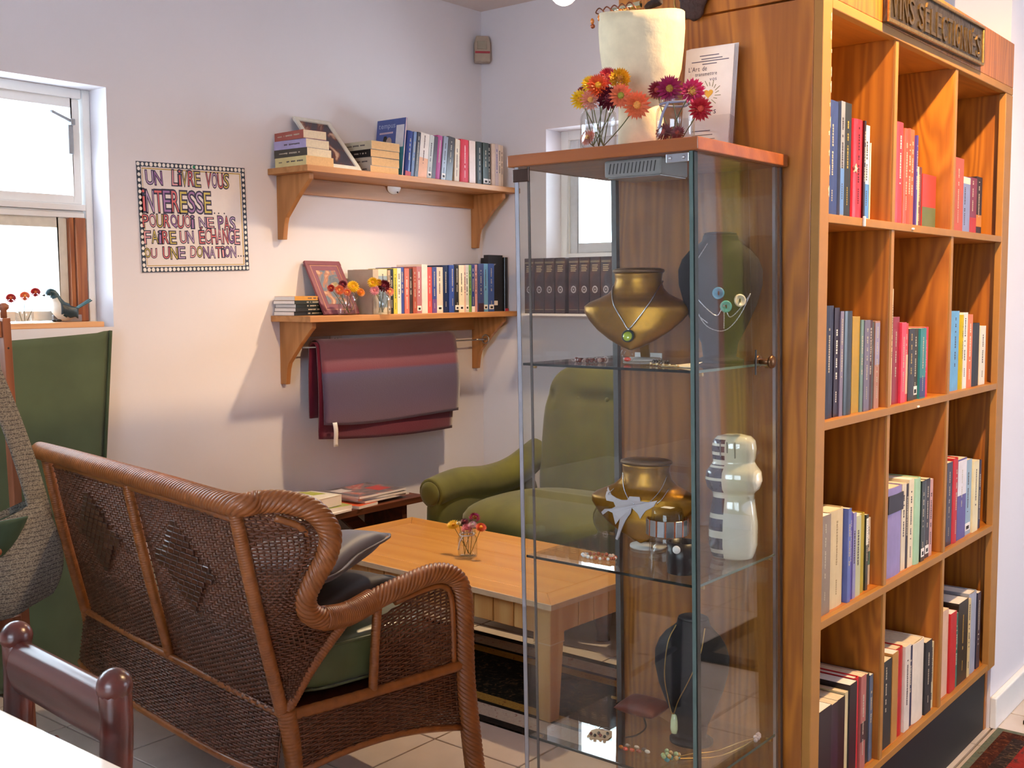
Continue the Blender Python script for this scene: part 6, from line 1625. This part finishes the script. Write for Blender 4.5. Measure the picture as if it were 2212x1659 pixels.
for sgn in (1, -1):
    MB().grid(lambda u, v: Vector((sgn * (.027 + .008 * sin(pi * u) * sin(pi * v)), -.008 + .062 * u, .066 - .038 * v - .016 * u + .004 * sin(3 * pi * u) * v)), 8, 6).build('wing', mat('wing slate', '#2b3a40', .4, var=.3, scale=120), BD, solid=.006)
b = MB()
for k in range(4): b.bar((-.009 + .006 * k, .05, .040), (-.014 + .0095 * k, .118, .083 - .004 * abs(k - 1.5)), .009, .004)
b.build('tail', mat('tail teal', '#2f5a62', .35), BD, bev=.0015)
MB().lathe([(0.0045, 0), (.003, .006), (0, .014)], 8).xf(Matrix.Translation((0, -.053, .096)) @ Euler((radians(100), 0, 0)).to_matrix().to_4x4()).build('beak', mat('dark beak', '#22262a', .4), BD)
for sgn in (1, -1): MB().ball((sgn * .0125, -.036, .106), .0022, 8, 5).build('eye', M_dark, BD)
for sgn in (1, -1): MB().ball((sgn * .014, -.012, .006), .008, 8, 5, sc=(.8, 1.5, .6)).build('foot', M_dark, BD)

# ================================================================ LAMPS
PL = thing('pendant_lamp', 'glowing round bulb hanging from the ceiling above the coffee table', 'lamp', (-2.69, 3.66, CEIL))
MB().lathe([(.055, 0), (.055, -.012), (.02, -.03), (.0, -.032)], 20).build('canopy', M_white, PL)
MB().tube([(0, 0, -.03), (0, 0, -.12)], .008, 8).build('stem', M_white, PL)
MB().lathe([(.02, -.11), (.034, -.125), (.04, -.16), (.04, -.165)], 20).build('socket', M_white, PL)
MB().ball((0, 0, -.209), .054, 16, 10).build('bulb', emit('bulb glow', (1.0, .86, .66), 14), PL)
L = bpy.data.lights.new('spot', 'SPOT'); L.energy = LAMP_TABLE; L.color = (1.0, .72, .42); L.spot_size = radians(112); L.spot_blend = .8; L.shadow_soft_size = .04
lo = bpy.data.objects.new('bulb_light', L); COL.objects.link(lo); lo.parent = PL; lo.location = (0, 0, -.268)
lo.rotation_euler = Vector((-.05, -.28, -1)).to_track_quat('-Z', 'Y').to_euler()
SP = thing('spot_lamp', 'ceiling spot lamp aimed at the bookcase', 'lamp', (-.42, 2.42, CEIL))
MB().lathe([(.05, 0), (.05, -.01), (.0, -.012)], 16).build('canopy', M_dark, SP)
MB().tube([(0, 0, -.01), (0, 0, -.08)], .007, 8).build('stem', M_dark, SP)
MB().lathe([(.028, -.07), (.045, -.08), (.048, -.15), (.044, -.15), (.04, -.085)], 20).build('can', M_dark, SP)
L = bpy.data.lights.new('spot', 'SPOT'); L.energy = LAMP_BOOKCASE; L.color = WARM; L.spot_size = radians(130); L.spot_blend = .7; L.shadow_soft_size = .03
lo = bpy.data.objects.new('spot_light', L); COL.objects.link(lo); lo.parent = SP; lo.location = (0, 0, -.155)
lo.rotation_euler = Vector((-.5, .15, -1)).to_track_quat('-Z', 'Y').to_euler()

# ================================================================ STOOL (seen in the cabinet's side glass)
SL = thing('stool', 'white round stool in the room right of the bookcase', 'stool', (.1, 4.5, 0))
MB().lathe([(0, .43), (.17, .43), (.18, .44), (.18, .455), (.165, .465), (0, .468)], 28).build('seat', M_white, SL)
for k in range(4):
    a = pi / 4 + k * pi / 2
    MB().tube([(.12 * cos(a), .12 * sin(a), .43), (.18 * cos(a), .18 * sin(a), .002)], .013, 10).build('leg', M_white, SL)

# joined prints and weaves are uncountable pieces of their thing
for o in bpy.data.objects:
    n_ = o.name.split('.')[0]
    if o.parent and n_ in ('lettering', 'letter_fill', 'letter_outlines', 'border_dots', 'title', 'subtitle', 'small_print', 'sun_rays', 'seal', 'spine_print', 'back_weave', 'wing_weave', 'arm_weave', 'skirt_weave', 'diamond_weave', 'slots', 'vent_slots', 'studs', 'petals', 'painted_lines', 'sticker_mark'):
        o['kind'] = 'stuff'
